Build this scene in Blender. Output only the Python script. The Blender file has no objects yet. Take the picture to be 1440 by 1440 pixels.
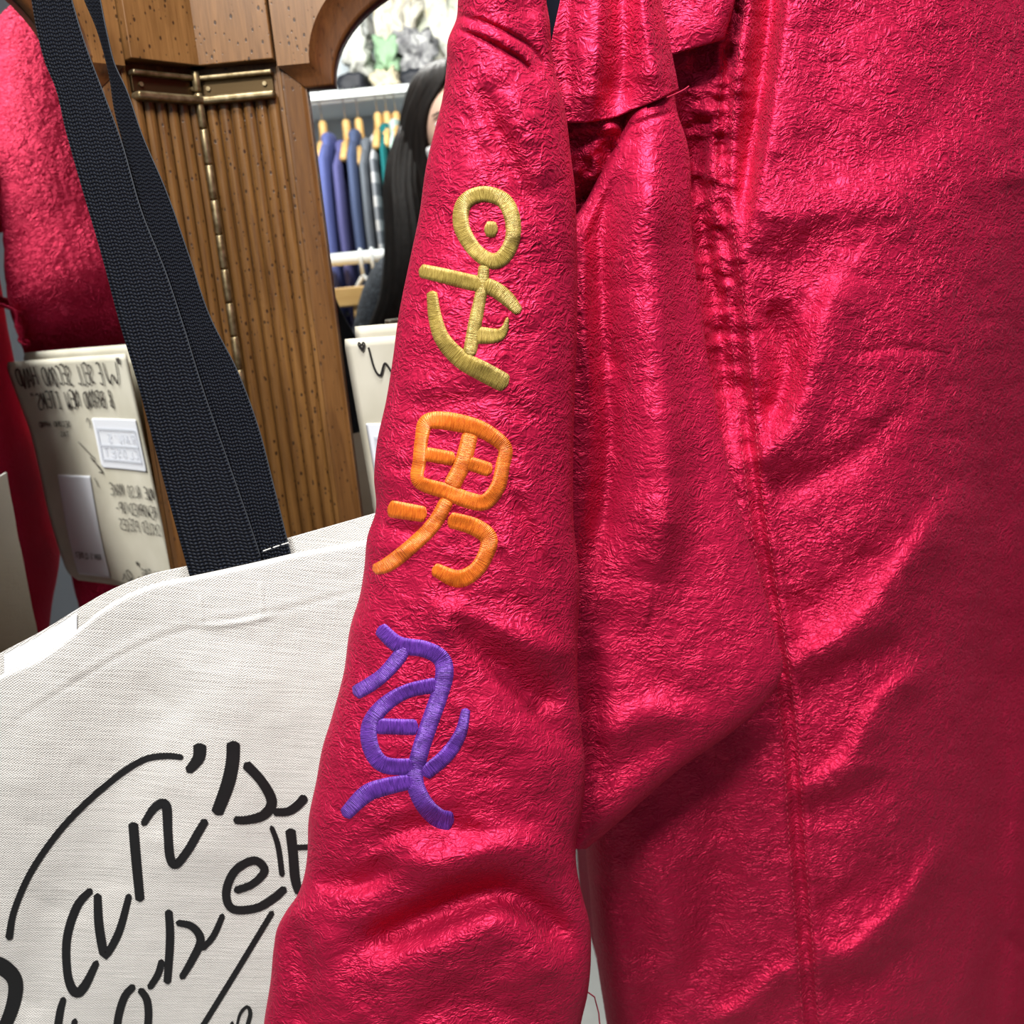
import bpy, bmesh, math, random
import numpy as np
from mathutils import Vector, Matrix

random.seed(7)
SC = bpy.context.scene
COL = SC.collection

# ------------------------------------------------------------------ camera
PITCH, ROLL, CAM_Z, FPX = math.radians(12), math.radians(5.5), 1.25, 1440.0
CAM = np.array([0.0, 0.0, CAM_Z])
_F = np.array([0, math.cos(PITCH), -math.sin(PITCH)])
_U0 = np.array([0, math.sin(PITCH), math.cos(PITCH)])
_R0 = np.array([1.0, 0, 0])
_R = math.cos(ROLL) * _R0 - math.sin(ROLL) * _U0
_U = math.cos(ROLL) * _U0 + math.sin(ROLL) * _R0
cam = bpy.data.cameras.new('camera')
cam_o = bpy.data.objects.new('camera', cam)
COL.objects.link(cam_o)
cam.sensor_fit = 'HORIZONTAL'
cam.sensor_width = 36.0
cam.lens = 36.0
cam.clip_start = 0.02
cam.dof.use_dof = True
cam.dof.focus_distance = 0.655
cam.dof.aperture_fstop = 12
cam_o.matrix_world = Matrix(((_R[0], _U[0], -_F[0], CAM[0]), (_R[1], _U[1], -_F[1], CAM[1]),
                             (_R[2], _U[2], -_F[2], CAM[2]), (0, 0, 0, 1)))
SC.camera = cam_o

# ------------------------------------------------------------------ world, lamps, exposure
SC.view_settings.view_transform = 'Standard'
SC.view_settings.look = 'None'
SC.view_settings.gamma = 1.0
SC.view_settings.use_curve_mapping = False
SC.view_settings.exposure = -0.5
SC.cycles.use_denoising = True
SC.cycles.max_bounces = 8
SC.cycles.caustics_reflective = False
SC.cycles.caustics_refractive = False
W = bpy.data.worlds.new('room_light')
SC.world = W
W.use_nodes = True
W.node_tree.nodes['Background'].inputs[0].default_value = (0.95, 0.97, 1.0, 1)
W.node_tree.nodes['Background'].inputs[1].default_value = 0.06

def lamp(name, loc, target, size, power, color=(1, 0.97, 0.93), spread=180):
    l = bpy.data.lights.new(name, 'AREA')
    l.shape = 'RECTANGLE'
    l.size, l.size_y = size
    l.energy = power
    l.color = color
    l.spread = math.radians(spread)
    o = bpy.data.objects.new(name, l)
    COL.objects.link(o)
    o.location = loc
    o.rotation_euler = (Vector(target) - Vector(loc)).to_track_quat('-Z', 'Y').to_euler()
    return o

lamp('ceiling_lamp', (-0.34, -0.72, 2.66), (-0.05, 0.72, 1.05), (0.45, 0.3), 25, spread=95)
lamp('ceiling_lamp', (0.10, 0.20, 2.6), (0.12, 0.72, 1.2), (0.45, 0.25), 12.5, spread=80)
lamp('ceiling_lamp', (-0.35, 0.10, 2.3), (-0.3, -1.3, 1.65), (1.0, 0.3), 23, spread=110)  # added fill light for the rack and back wall, hung below the ceiling

# ------------------------------------------------------------------ helpers
def ray(px, py):
    px = np.asarray(px, float); py = np.asarray(py, float)
    return (_F + ((px - 720) / FPX)[..., None] * _R - ((py - 720) / FPX)[..., None] * _U)

def onY(px, py, Y):
    """point of the vertical plane y=Y seen along a ray"""
    q = ray(px, py)
    return CAM + q * (np.asarray(Y, float) / q[..., 1])[..., None]

def at(px, py, d):
    return CAM + ray(px, py) * d

def spl(pts):
    """smooth (monotone-ish Catmull) 1-D function from (y, x) pairs"""
    p = np.array(sorted((b, a) for a, b in pts), float)
    ys, xs = p[:, 0], p[:, 1]
    m = np.gradient(xs, ys)
    def f(y):
        y = np.asarray(y, float)
        i = np.clip(np.searchsorted(ys, y) - 1, 0, len(ys) - 2)
        h = ys[i + 1] - ys[i]
        t = (y - ys[i]) / h
        tc = np.clip(t, 0, 1)
        r = ((2*tc**3 - 3*tc**2 + 1) * xs[i] + (tc**3 - 2*tc**2 + tc) * h * m[i]
             + (-2*tc**3 + 3*tc**2) * xs[i+1] + (tc**3 - tc**2) * h * m[i+1])
        r = np.where(t < 0, xs[i] + m[i] * (y - ys[i]), r)
        return np.where(t > 1, xs[i+1] + m[i+1] * (y - ys[i+1]), r)
    return f

def catmull(P, step):
    P = np.asarray(P, float)
    if len(P) == 2:
        n = max(2, int(np.linalg.norm(P[1, :2] - P[0, :2]) / step) + 1)
        return P[0] + (P[1] - P[0]) * np.linspace(0, 1, n)[:, None]
    Q = np.vstack([2 * P[0] - P[1], P, 2 * P[-1] - P[-2]])
    out = []
    for i in range(1, len(Q) - 2):
        n = max(2, int(np.linalg.norm(Q[i+1, :2] - Q[i, :2]) / step) + 1)
        for t in np.linspace(0, 1, n, endpoint=False):
            out.append(0.5 * (2*Q[i] + (Q[i+1]-Q[i-1])*t + (2*Q[i-1]-5*Q[i]+4*Q[i+1]-Q[i+2])*t*t
                              + (3*Q[i]-Q[i-1]-3*Q[i+1]+Q[i+2])*t**3))
    out.append(Q[-2])
    return np.array(out)

_rs = np.random.RandomState(3)
_LAT = _rs.rand(256, 256) * 2 - 1
def vnoise(x, y):
    x = np.asarray(x, float); y = np.asarray(y, float)
    xi = np.floor(x).astype(int); yi = np.floor(y).astype(int)
    fx = x - xi; fy = y - yi
    fx = fx*fx*fx*(fx*(fx*6-15)+10); fy = fy*fy*fy*(fy*(fy*6-15)+10)
    a = _LAT[xi % 256, yi % 256]; b = _LAT[(xi+1) % 256, yi % 256]
    c = _LAT[xi % 256, (yi+1) % 256]; d = _LAT[(xi+1) % 256, (yi+1) % 256]
    return (a*(1-fx)+b*fx)*(1-fy) + (c*(1-fx)+d*fx)*fy

def folds(px, py, L):
    """sum of soft ridges; each (polyline, amp, width one side, width other side).
    the first width is the side to the right of the travel direction (as drawn), amp>0 goes away from the viewer"""
    shp = np.broadcast(px, py).shape
    X = np.broadcast_to(px, shp).ravel(); Y = np.broadcast_to(py, shp).ravel()
    tot = np.zeros(X.size)
    for poly, amp, w1, w2 in L:
        P = catmull(poly, 25) if len(poly) > 2 else np.asarray(poly, float)
        wm = max(w1, w2) * 3
        sel = ((X > P[:, 0].min()-wm) & (X < P[:, 0].max()+wm) & (Y > P[:, 1].min()-wm) & (Y < P[:, 1].max()+wm))
        if not sel.any():
            continue
        x = X[sel]; y = Y[sel]
        bd = np.full(x.size, 1e9); sg = np.zeros(x.size); tt = np.zeros(x.size)
        n = len(P) - 1
        for i in range(n):
            d = P[i+1] - P[i]; L2 = d @ d
            t = np.clip(((x-P[i, 0])*d[0] + (y-P[i, 1])*d[1]) / L2, 0, 1)
            ex = x - P[i, 0] - t*d[0]; ey = y - P[i, 1] - t*d[1]
            dd = np.hypot(ex, ey)
            m = dd < bd
            bd = np.where(m, dd, bd)
            sg = np.where(m, d[0]*ey - d[1]*ex, sg)
            tt = np.where(m, (i + t) / n, tt)
        w = np.where(sg > 0, w1, w2)
        taper = np.clip(np.minimum(tt, 1-tt) * 5 + 0.25, 0, 1)
        tot[sel] += amp * taper * np.exp(-(bd / w)**2)
    return tot.reshape(shp)

def new_obj(name, me, mat=None, parent=None):
    if mat is not None:
        me.materials.append(mat)
    o = bpy.data.objects.new(name, me)
    COL.objects.link(o)
    if parent is not None:
        o.parent = parent
        o.matrix_parent_inverse = WORLD_OF[parent.name].inverted() if parent.name in WORLD_OF else Matrix()
    return o

WORLD_OF = {}
def empty(name, loc, label, cat, group=None):
    o = bpy.data.objects.new(name, None)
    COL.objects.link(o)
    o.location = loc
    o.empty_display_size = 0.05
    WORLD_OF[o.name] = Matrix.Translation(Vector(loc))
    return tag(o, label, cat, group)

def tag(o, label, cat, group=None):
    o['label'] = label
    o['category'] = cat
    if group:
        o['group'] = group
    return o

def mesh_from(name, V, F, uv=None, smooth=True):
    me = bpy.data.meshes.new(name)
    V = np.ascontiguousarray(V, np.float32).reshape(-1, 3)
    F = np.asarray(F, np.int32)
    k = F.shape[1]
    me.vertices.add(len(V)); me.vertices.foreach_set('co', V.ravel())
    me.loops.add(F.size); me.loops.foreach_set('vertex_index', F.ravel())
    me.polygons.add(len(F))
    me.polygons.foreach_set('loop_start', np.arange(0, F.size, k, dtype=np.int32))
    me.polygons.foreach_set('use_smooth', np.full(len(F), smooth))
    if uv is not None:
        l = me.uv_layers.new(name='UVMap')
        l.data.foreach_set('uv', np.asarray(uv, np.float32).reshape(-1, 2)[F.ravel()].ravel())
    me.update(); me.validate()
    return me

def grid_faces(n, m, closed=False, off=0, flip=False):
    i = np.arange(n-1)[:, None]; j = np.arange(m if closed else m-1)[None, :]
    j2 = (j+1) % m
    f = np.stack([i*m+j, i*m+j2, (i+1)*m+j2, (i+1)*m+j], -1).reshape(-1, 4) + off
    return f[:, ::-1] if flip else f

def grid(name, P, mat, parent=None, closed=False, uv=None, thick=None, flip=False):
    n, m = P.shape[:2]
    V = P.reshape(-1, 3); F = grid_faces(n, m, closed, flip=flip)
    if thick is not None:      # second layer a little behind, joined along the rim
        T = np.asarray(thick, float)
        V2 = V + (T if T.ndim else np.array([0, T, 0]))
        b = []
        idx = np.arange(n*m).reshape(n, m)
        rim = list(idx[0]) + list(idx[1:, -1]) + list(idx[-1, -2::-1]) + list(idx[-2:0:-1, 0])
        for a, c in zip(rim, rim[1:] + rim[:1]):
            b.append((c, a, a + n*m, c + n*m) if not flip else (a, c, c + n*m, a + n*m))
        F = np.vstack([F, grid_faces(n, m, closed, n*m, not flip), np.array(b)])
        V = np.vstack([V, V2])
        if uv is not None:
            uv = np.vstack([uv.reshape(-1, 2)]*2)
    return new_obj(name, mesh_from(name, V, F, uv), mat, parent)

class MB:
    """collects boxes, tubes and lofts, links them as one mesh"""
    def __init__(s): s.v = []; s.f = []
    def add(s, V, F):
        o = len(s.v); s.v += [tuple(v) for v in V]; s.f += [tuple(i+o for i in f) for f in F]; return s
    def box(s, lo, hi, fr=None):
        (x0, y0, z0), (x1, y1, z1) = lo, hi
        V = [(x, y, z) for z in (z0, z1) for y in (y0, y1) for x in (x0, x1)]
        if fr: V = [fr(*v) for v in V]
        return s.add(V, [(0,2,3,1),(4,5,7,6),(0,1,5,4),(2,6,7,3),(0,4,6,2),(1,3,7,5)])
    def tube(s, path, r, n=10, cap=True):
        path = [Vector(p) for p in path]; R = r if hasattr(r, '__len__') else [r]*len(path)
        V = []; up = None
        for i, p in enumerate(path):
            t = (path[min(i+1, len(path)-1)] - path[max(i-1, 0)]).normalized()
            if up is None:
                up = t.orthogonal().normalized()
            up = (up - t*up.dot(t)).normalized(); w = t.cross(up)
            for k in range(n):
                a = 2*math.pi*k/n
                V.append(tuple(p + (up*math.cos(a) + w*math.sin(a))*R[i]))
        F = [(i*n+k, i*n+(k+1) % n, (i+1)*n+(k+1) % n, (i+1)*n+k) for i in range(len(path)-1) for k in range(n)]
        if cap:
            F += [tuple(range(n))[::-1], tuple(range((len(path)-1)*n, len(path)*n))]
        return s.add(V, F)
    def loft(s, rings, cap=True):
        n = len(rings[0]); V = [p for r in rings for p in r]
        F = [(i*n+k, i*n+(k+1) % n, (i+1)*n+(k+1) % n, (i+1)*n+k) for i in range(len(rings)-1) for k in range(n)]
        if cap:
            F += [tuple(range(n))[::-1], tuple(range((len(rings)-1)*n, len(rings)*n))]
        return s.add(V, F)
    def build(s, name, mat, parent=None, smooth=False, bevel=0, kind=None):
        me = bpy.data.meshes.new(name)
        me.from_pydata(s.v, [], s.f)
        bm = bmesh.new(); bm.from_mesh(me)
        bmesh.ops.recalc_face_normals(bm, faces=bm.faces[:])
        bm.to_mesh(me); bm.free()
        if smooth:
            me.polygons.foreach_set('use_smooth', [True]*len(me.polygons))
        o = new_obj(name, me, mat, parent)
        if bevel:
            b = o.modifiers.new('bevel', 'BEVEL'); b.width = bevel; b.segments = 3; b.limit_method = 'ANGLE'
            me.polygons.foreach_set('use_smooth', [True]*len(me.polygons))
            b.harden_normals = True
        if kind: o['kind'] = kind
        return o

# ------------------------------------------------------------------ materials
class NT:
    def __init__(s, name):
        s.m = bpy.data.materials.new(name); s.m.use_nodes = True
        s.t = s.m.node_tree; s.b = s.t.nodes['Principled BSDF']
        s.co = s.n('ShaderNodeTexCoord')
    def n(s, ty, **kw):
        x = s.t.nodes.new(ty)
        for k, v in kw.items():
            if k[0] == '_': x.inputs[int(k[1:])].default_value = v
            else: setattr(x, k, v)
        return x
    def l(s, a, b): s.t.links.new(a, b)
    def mapping(s, src, scale=(1,1,1), rot=(0,0,0)):
        x = s.n('ShaderNodeMapping'); x.inputs['Scale'].default_value = scale; x.inputs['Rotation'].default_value = rot
        s.l(src, x.inputs[0]); return x.outputs[0]
    def noise(s, vec, scale, detail=2, rough=.5, dist=0, ty='FBM'):
        x = s.n('ShaderNodeTexNoise', noise_type=ty)
        x.inputs['Scale'].default_value = scale; x.inputs['Detail'].default_value = detail
        x.inputs['Roughness'].default_value = rough; x.inputs['Distortion'].default_value = dist
        s.l(vec, x.inputs['Vector']); return x.outputs[0]
    def math(s, op, a, b=None, c=None, clamp=False):
        x = s.n('ShaderNodeMath', operation=op, use_clamp=clamp)
        for i, v in enumerate((a, b, c)):
            if v is None: continue
            if isinstance(v, (int, float)): x.inputs[i].default_value = v
            else: s.l(v, x.inputs[i])
        return x.outputs[0]
    def ramp(s, fac, stops):
        x = s.n('ShaderNodeValToRGB')
        e = x.color_ramp.elements
        while len(e) < len(stops): e.new(0.5)
        for i, (p, c) in enumerate(stops):
            e[i].position = p; e[i].color = (*c, 1) if len(c) == 3 else c
        s.l(fac, x.inputs[0]); return x.outputs[0]
    def mix(s, fac, a, b, mode='MIX'):
        x = s.n('ShaderNodeMix', data_type='RGBA', blend_type=mode)
        for i, v in ((0, fac), (6, a), (7, b)):
            if isinstance(v, (int, float)): x.inputs[i].default_value = v
            elif isinstance(v, tuple): x.inputs[i].default_value = (*v, 1)
            else: s.l(v, x.inputs[i])
        return x.outputs[2]
    def bump(s, h, strength, dist, prev=None):
        x = s.n('ShaderNodeBump'); x.inputs['Strength'].default_value = strength; x.inputs['Distance'].default_value = dist
        s.l(h, x.inputs['Height'])
        if prev is not None: s.l(prev, x.inputs['Normal'])
        return x.outputs[0]
    def set(s, **kw):
        for k, v in kw.items():
            i = s.b.inputs[k.replace('_', ' ')]
            if isinstance(v, tuple): i.default_value = (*v, 1) if len(v) == 3 else v
            elif isinstance(v, (int, float)): i.default_value = v
            else: s.l(v, i)
        return s

def plain(name, color, rough=.6, metal=0.0, spec=.5):
    n = NT(name); n.set(Base_Color=color, Roughness=rough, Metallic=metal, Specular_IOR_Level=spec); return n.m

def m_satin(name, crinkle=1.0):
    n = NT(name)
    o = n.co.outputs['Object']
    w = n.noise(o, 55, 2)
    warp = n.n('ShaderNodeVectorMath', operation='MULTIPLY_ADD')
    wn = n.n('ShaderNodeTexNoise'); wn.inputs['Scale'].default_value = 70; wn.inputs['Detail'].default_value = 1
    n.l(o, wn.inputs['Vector'])
    n.l(wn.outputs[1], warp.inputs[0]); warp.inputs[1].default_value = (.012, .012, .012); n.l(o, warp.inputs[2])
    v = n.mapping(warp.outputs[0], (0.62, 0.8, 1.15), (0, math.radians(28), 0))
    a = n.noise(v, 235, 1.5, .55, .6)
    ridge = n.math('SUBTRACT', 1.0, n.math('MULTIPLY', n.math('ABSOLUTE', n.math('SUBTRACT', a, .5)), 7.0), clamp=True)
    v2 = n.mapping(warp.outputs[0], (0.75, 0.8, 1.1), (0, math.radians(-35), 0))
    a2 = n.noise(v2, 170, 1.5, .5, .8)
    ridge2 = n.math('SUBTRACT', 1.0, n.math('MULTIPLY', n.math('ABSOLUTE', n.math('SUBTRACT', a2, .52)), 8.0), clamp=True)
    mask = n.math('MULTIPLY_ADD', n.noise(o, 38, 2), 2.4, -.6, clamp=True)
    h = n.math('MULTIPLY', n.math('ADD', ridge, n.math('MULTIPLY', ridge2, .8)), n.math('MULTIPLY_ADD', mask, .75, .25))
    fine = n.noise(o, 900, 2)
    h = n.math('ADD', h, n.math('MULTIPLY', fine, .35))
    h = n.math('ADD', h, n.math('MULTIPLY', n.noise(warp.outputs[0], 110, 2), .9))
    b = n.bump(h, .62 * crinkle, .0011)
    n.set(Base_Color=(.475, .0090, .054), Roughness=.50, Metallic=.48, Specular_IOR_Level=.6, Normal=b)
    n.set(Specular_Tint=(1.0, .42, .52))
    n.set(Sheen_Weight=.05, Sheen_Roughness=.4, Sheen_Tint=(1.0, .25, .4))
    return n.m

def m_thread(name, c1, c2):
    n = NT(name)
    sep = n.n('ShaderNodeSeparateXYZ'); n.l(n.co.outputs['UV'], sep.inputs[0])
    cmb = n.n('ShaderNodeCombineXYZ')
    n.l(sep.outputs[0], cmb.inputs[0]); n.l(n.math('MULTIPLY', sep.outputs[1], .12), cmb.inputs[1])
    st = n.noise(cmb.outputs[0], .55, 3, .65)
    wv = n.math('SINE', n.math('ADD', n.math('MULTIPLY', sep.outputs[0], 3.4), n.math('MULTIPLY', st, 6.0)))
    h = n.math('ADD', n.math('MULTIPLY', wv, .26), st)
    n.set(Base_Color=n.ramp(st, [(.3, c2), (.62, c1)]), Roughness=.42, Metallic=.25,
          Specular_IOR_Level=.6, Normal=n.bump(h, .7, .0006))
    return n.m

def m_canvas(name, col=(.74, .72, .685)):
    n = NT(name); o = n.co.outputs['Object']
    v = n.mapping(o, (1, 1, 1), (0, math.radians(-16), 0))
    sep = n.n('ShaderNodeSeparateXYZ'); n.l(v, sep.inputs[0])
    jx = n.noise(n.mapping(v, (4, 4, 60)), 8, 2); jz = n.noise(n.mapping(v, (60, 4, 4)), 8, 2)
    wx = n.math('SINE', n.math('MULTIPLY_ADD', jx, 5.0, n.math('MULTIPLY', sep.outputs[0], 3000.0)))
    wz = n.math('SINE', n.math('MULTIPLY_ADD', jz, 5.0, n.math('MULTIPLY', sep.outputs[2], 3000.0)))
    h = n.math('ADD', n.math('MULTIPLY', wx, wz), n.math('MULTIPLY', n.math('ADD', jx, jz), 2.0))
    slub = n.noise(n.mapping(v, (18, 18, 260)), 3, 3)
    c = n.mix(n.math('MULTIPLY_ADD', slub, 1.2, -.2, clamp=True), tuple(x*.94 for x in col), col)
    n.set(Base_Color=c, Roughness=.85, Specular_IOR_Level=.2, Normal=n.bump(h, .55, .0006)); return n.m

def m_web(name):
    n = NT(name)
    sep = n.n('ShaderNodeSeparateXYZ'); n.l(n.co.outputs['UV'], sep.inputs[0])
    u = n.math('MULTIPLY', sep.outputs[0], math.pi*17); v = n.math('MULTIPLY', sep.outputs[1], math.pi*17*.95)
    h = n.math('MULTIPLY', n.math('SINE', u), n.math('SINE', n.math('ADD', v, n.math('MULTIPLY', n.math('SINE', n.math('MULTIPLY', u, .5)), .6))))
    h2 = n.math('ABSOLUTE', h)
    jit = n.noise(n.co.outputs['UV'], 18, 2)
    c = n.ramp(n.math('MULTIPLY', h2, n.math('MULTIPLY_ADD', jit, 1.5, .1)), [(.2, (.0015, .002, .004)), (.85, (.0075, .011, .021))])
    n.set(Base_Color=c, Roughness=.6, Specular_IOR_Level=.16, Normal=n.bump(h2, .9, .0012)); return n.m

def m_wood(name, light, dark, speck=1.0, rough=.34, axis=2):
    n = NT(name); o = n.co.outputs['Object']
    sc = [11, 11, 11]; sc[axis] = .9
    v = n.mapping(o, tuple(sc))
    g = n.noise(v, 6, 5, .62, 1.4)
    sc2 = [60, 60, 60]; sc2[axis] = 2.5
    f = n.noise(n.mapping(o, tuple(sc2)), 9, 3, .6)
    c = n.ramp(n.math('MULTIPLY_ADD', f, .45, n.math('MULTIPLY', g, .62)), [(.33, dark), (.66, light)])
    vo = n.n('ShaderNodeTexVoronoi'); vo.inputs['Scale'].default_value = 250
    sc3 = [1, 1, 1]; sc3[axis] = .62
    n.l(n.mapping(o, tuple(sc3)), vo.inputs['Vector'])
    sepc = n.n('ShaderNodeSeparateColor'); n.l(vo.outputs['Color'], sepc.inputs[0])
    size = n.math('MULTIPLY_ADD', sepc.outputs[0], .64, -.25)
    sp = n.math('MULTIPLY', n.math('SUBTRACT', size, vo.outputs['Distance']), 14.0, clamp=True)
    sp = n.math('MULTIPLY', sp, .85*speck)
    c = n.mix(sp, c, (.018, .008, .004))
    n.set(Base_Color=c, Roughness=rough, Specular_IOR_Level=.5,
          Normal=n.bump(n.math('SUBTRACT', n.math('MULTIPLY', f, .4), sp), .3, .0006)); return n.m

M = {}
M['satin'] = m_satin('red_satin')
M['satin_wrinkled'] = m_satin('red_satin_gathered', 1.6)
M['satin_body'] = m_satin('red_satin_body', 1.35)
M['dark_lining'] = plain('dark_lining', (.006, .007, .014), .9, 0, .1)
M['red_thread'] = plain('red_thread', (.42, .02, .06), .5)
M['gold'] = m_thread('gold_thread', (.45, .325, .075), (.20, .125, .016))
M['orange'] = m_thread('orange_thread', (.85, .20, .015), (.52, .075, .005))
M['purple'] = m_thread('purple_thread', (.17, .045, .43), (.042, .009, .16))
M['canvas'] = m_canvas('tote_canvas')
M['black_ink'] = plain('black_ink', (.008, .008, .009), .55)
M['web'] = m_web('black_webbing')
M['selvedge'] = plain('grey_selvedge', (.022, .027, .036), .7)
M['white_thread'] = plain('white_thread', (.75, .75, .72), .7)
M['oak'] = m_wood('oak', (.205, .096, .026), (.078, .031, .009))
M['oak_light'] = m_wood('oak_block', (.25, .120, .040), (.12, .053, .015))
M['oak_mid'] = m_wood('oak_stile', (.15, .066, .019), (.07, .028, .008), .7)
M['oak_dark'] = m_wood('oak_bevel', (.12, .045, .014), (.05, .018, .006), .5, .3)
n_ = NT('brass'); n_.set(Base_Color=n_.ramp(n_.noise(n_.co.outputs['Object'], 120, 3), [(.3, (.16, .115, .05)), (.7, (.46, .37, .22))]), Metallic=.85,
     Roughness=.40); M['brass'] = n_.m
M['bronze'] = plain('dark_bronze', (.10, .065, .03), .35, .9)  # brass darkened to stand for the dim wood reflection in the cap's hollow
M['mirror'] = plain('mirror_glass', (.90, .92, .91), 0.0, 1.0)
M['paper'] = NT('cream_paper')
n_ = M['paper']; n_.set(Base_Color=n_.ramp(n_.noise(n_.co.outputs['Object'], 14, 4), [(.3, (.52, .49, .39)), (.7, (.66, .63, .53))]), Roughness=.8); M['paper'] = n_.m
M['label'] = plain('white_label', (.80, .83, .90), .5)
M['label_grey'] = plain('label_print', (.60, .63, .70), .6)
M['marker'] = plain('marker_ink', (.012, .010, .010), .5)

# ------------------------------------------------------------------ room
YM = 1.12
XH, ZT = -0.2795, 2.02
def struct(o): o['kind'] = 'structure'; return o
n_ = NT('pale_floor'); n_.set(Base_Color=n_.ramp(n_.noise(n_.co.outputs['Object'], 6, 4), [(.3, (.30, .31, .30)), (.7, (.42, .43, .42))]), Roughness=.35)
M['floor'] = n_.m
M['wall'] = plain('white_wall', (.74, .80, .85), .8)
struct(MB().box((-2.6, -1.34, -.02), (2.6, 1.9, 0)).build('floor', M['floor']))
struct(MB().box((-2.6, 1.8, 0), (2.6, 1.88, 2.95)).build('wall_front', M['wall']))
struct(MB().box((-2.6, -1.42, 0), (2.6, -1.34, 2.95)).build('wall_back', M['wall']))
for nm_, x_ in (('wall_left', -2.68), ('wall_right', 2.6)):
    struct(MB().box((x_, -1.42, 0), (x_+.08, 1.88, 2.95)).build(nm_, M['wall']))
struct(MB().box((-2.6, -1.42, 2.95), (2.6, 1.88, 3.0)).build('ceiling', M['wall']))

# ------------------------------------------------------------------ folding mirror
mirror = empty('folding_mirror', (XH, YM, 0), 'tall folding mirror in a flecked brown oak frame with reeded pilasters', 'mirror')
TH = math.radians(48)
DZ = CAM_Z - 1.4
def zz(z): return z + DZ if z > .5 else z
def fr_center(u, n, z): return (XH + u, YM - n, zz(z))
def fr_wing(u, n, z): return (XH - math.cos(TH)*u + math.sin(TH)*n, YM - math.sin(TH)*u - math.cos(TH)*n, zz(z))

def panel(fr, width):
    uc = width/2
    def arch(a, b, z0, N=40):
        return [(uc - a*math.cos(math.pi*i/N), z0 + b*math.sin(math.pi*i/N)) for i in range(N+1)]
    # mirror glass: a slab behind the frame
    pane = MB().box((.10, -.012, .14), (width-.10, 0, 1.80), fr).build('mirror_pane', M['mirror'], mirror)
    # backing board
    MB().box((.0, -.03, .06), (width, -.0125, ZT-.02), fr).build('back_board', M['oak_dark'], mirror)
    a_f, a_p = uc - .1207, uc - .1414
    AF = arch(a_f, .113, 1.6435); AP = arch(a_p, .100, 1.6225)
    # spandrel: solid wood above the arch
    mb = MB(); N = len(AF)
    top = [(.0885 + (width-.177)*i/(N-1), 1.90) for i in range(N)]
    V = []; F = []
    for (u, z), (tu, tz) in zip(AF, top):
        V += [fr(u, .021, z), fr(tu, .021, tz)]
    for i in range(N-1): F.append((2*i, 2*i+2, 2*i+3, 2*i+1))
    o = len(V)
    V += [fr(.0885, .021, 1.6435), fr(width-.0885, .021, 1.6435)]
    F += [(o, 0, 1), (o+1, 2*N-1, 2*N-2)]
    mb.add(V, F); mb.build('spandrel', M['oak_light'], mirror)
    # dark bevel running from the spandrel edge back to the glass
    mb = MB()
    L1 = [(.0885, 1.6435)] + AF + [(width-.0885, 1.6435)]
    L2 = [(.113, 1.6225)] + AP + [(width-.113, 1.6225)]
    rows = []
    for (a, b), (c, d) in zip(L1, L2):
        row = []
        for t, n in ((0, .021), (.12, .0185), (.3, .015), (.62, .0125), (.88, .011), (1, .0105), (1, .0005)):
            row.append(fr(a + (c-a)*t, n, b + (d-b)*t))
        rows.append(row)
    k = len(rows[0])
    mb.add([p for r in rows for p in r], [(i*k+j, i*k+j+1, (i+1)*k+j+1, (i+1)*k+j) for i in range(len(rows)-1) for j in range(k-1)])
    mb.build('arch_moulding', M['oak_dark'], mirror, smooth=True)
    for s in (0, 1):
        g = (lambda u, n, z: fr(u, n, z)) if s == 0 else (lambda u, n, z: fr(width-u, n, z))
        # flat ground of the pilaster, carries the reeds
        st = MB().box((.001, -.012, .10), (.0895, .012, 1.66), g).build('pilaster', M['oak'], mirror)
        for i in range(6):
            u0 = .0092 + i*.01258
            ring = []
            for z in (.12, 1.616):
                ring.append([g(u0 + .0063 - .0060*math.cos(math.pi*j/8), .0119 + .0062*math.sin(math.pi*j/8)**.8, z) for j in range(9)])
            MB().loft(ring).build('reed', M['oak'], st, smooth=False)
        MB().box((.0855, .010, .12), (.0900, .0155, 1.645), g).build('trim_strip', M['oak'], mirror, bevel=.0008)
        # inner stile: slopes back from the trim to the glass
        mb = MB()
        prof = [(.0895, .0), (.0895, .0142), (.0925, .0142), (.108, .0105), (.1115, .0085), (.113, .0085), (.113, .0005)]
        mb.loft([[g(u, n, z) for u, n in prof] for z in (.12, 1.6435)])
        mb.build('stile', M['oak_mid'], mirror)
        # square block above the pilaster, proud of it
        MB().box((.0015, -.01, 1.6485), (.087, .031, 1.93), g).build('pilaster_block', M['oak_light'], mirror, bevel=.0012)
        # brass cap: two bars, the hollow between painted darker for its shade and reflection
        cap = MB().box((.0075, .010, 1.622), (.0815, .0165, 1.640), g).build('brass_capital', M['bronze'], mirror, bevel=.0008)
        MB().box((.0065, .012, 1.6365), (.0825, .0235, 1.6415), g).build('upper_bar', M['brass'], cap, bevel=.0020)
        MB().box((.0055, .012, 1.6135), (.0832, .0275, 1.6215), g).build('lower_bar', M['brass'], cap, bevel=.0032)
        for u in (.016, .073):
            c = Vector(g(u, .0168, 1.629)); d = Vector(g(u, .0188, 1.629))
            MB().tube([c, d], .0022, 10).build('screw', M['brass'], cap)
    MB().box((0, -.02, 1.90), (width, .026, ZT-.03), fr).build('top_rail', M['oak_light'], mirror, bevel=.003)
    MB().box((-.0, -.03, ZT-.03), (width+.0, .045, ZT), fr).build('cornice', M['oak'], mirror, bevel=.006)
    MB().box((0, -.03, .02), (width, .028, .14), fr).build('bottom_rail', M['oak'], mirror, bevel=.003)
    for u in (.05, width-.05):
        MB().box((u-.025, -.02, 0), (u+.025, .02, .021), fr).build('foot', M['oak_dark'], mirror)

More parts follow.
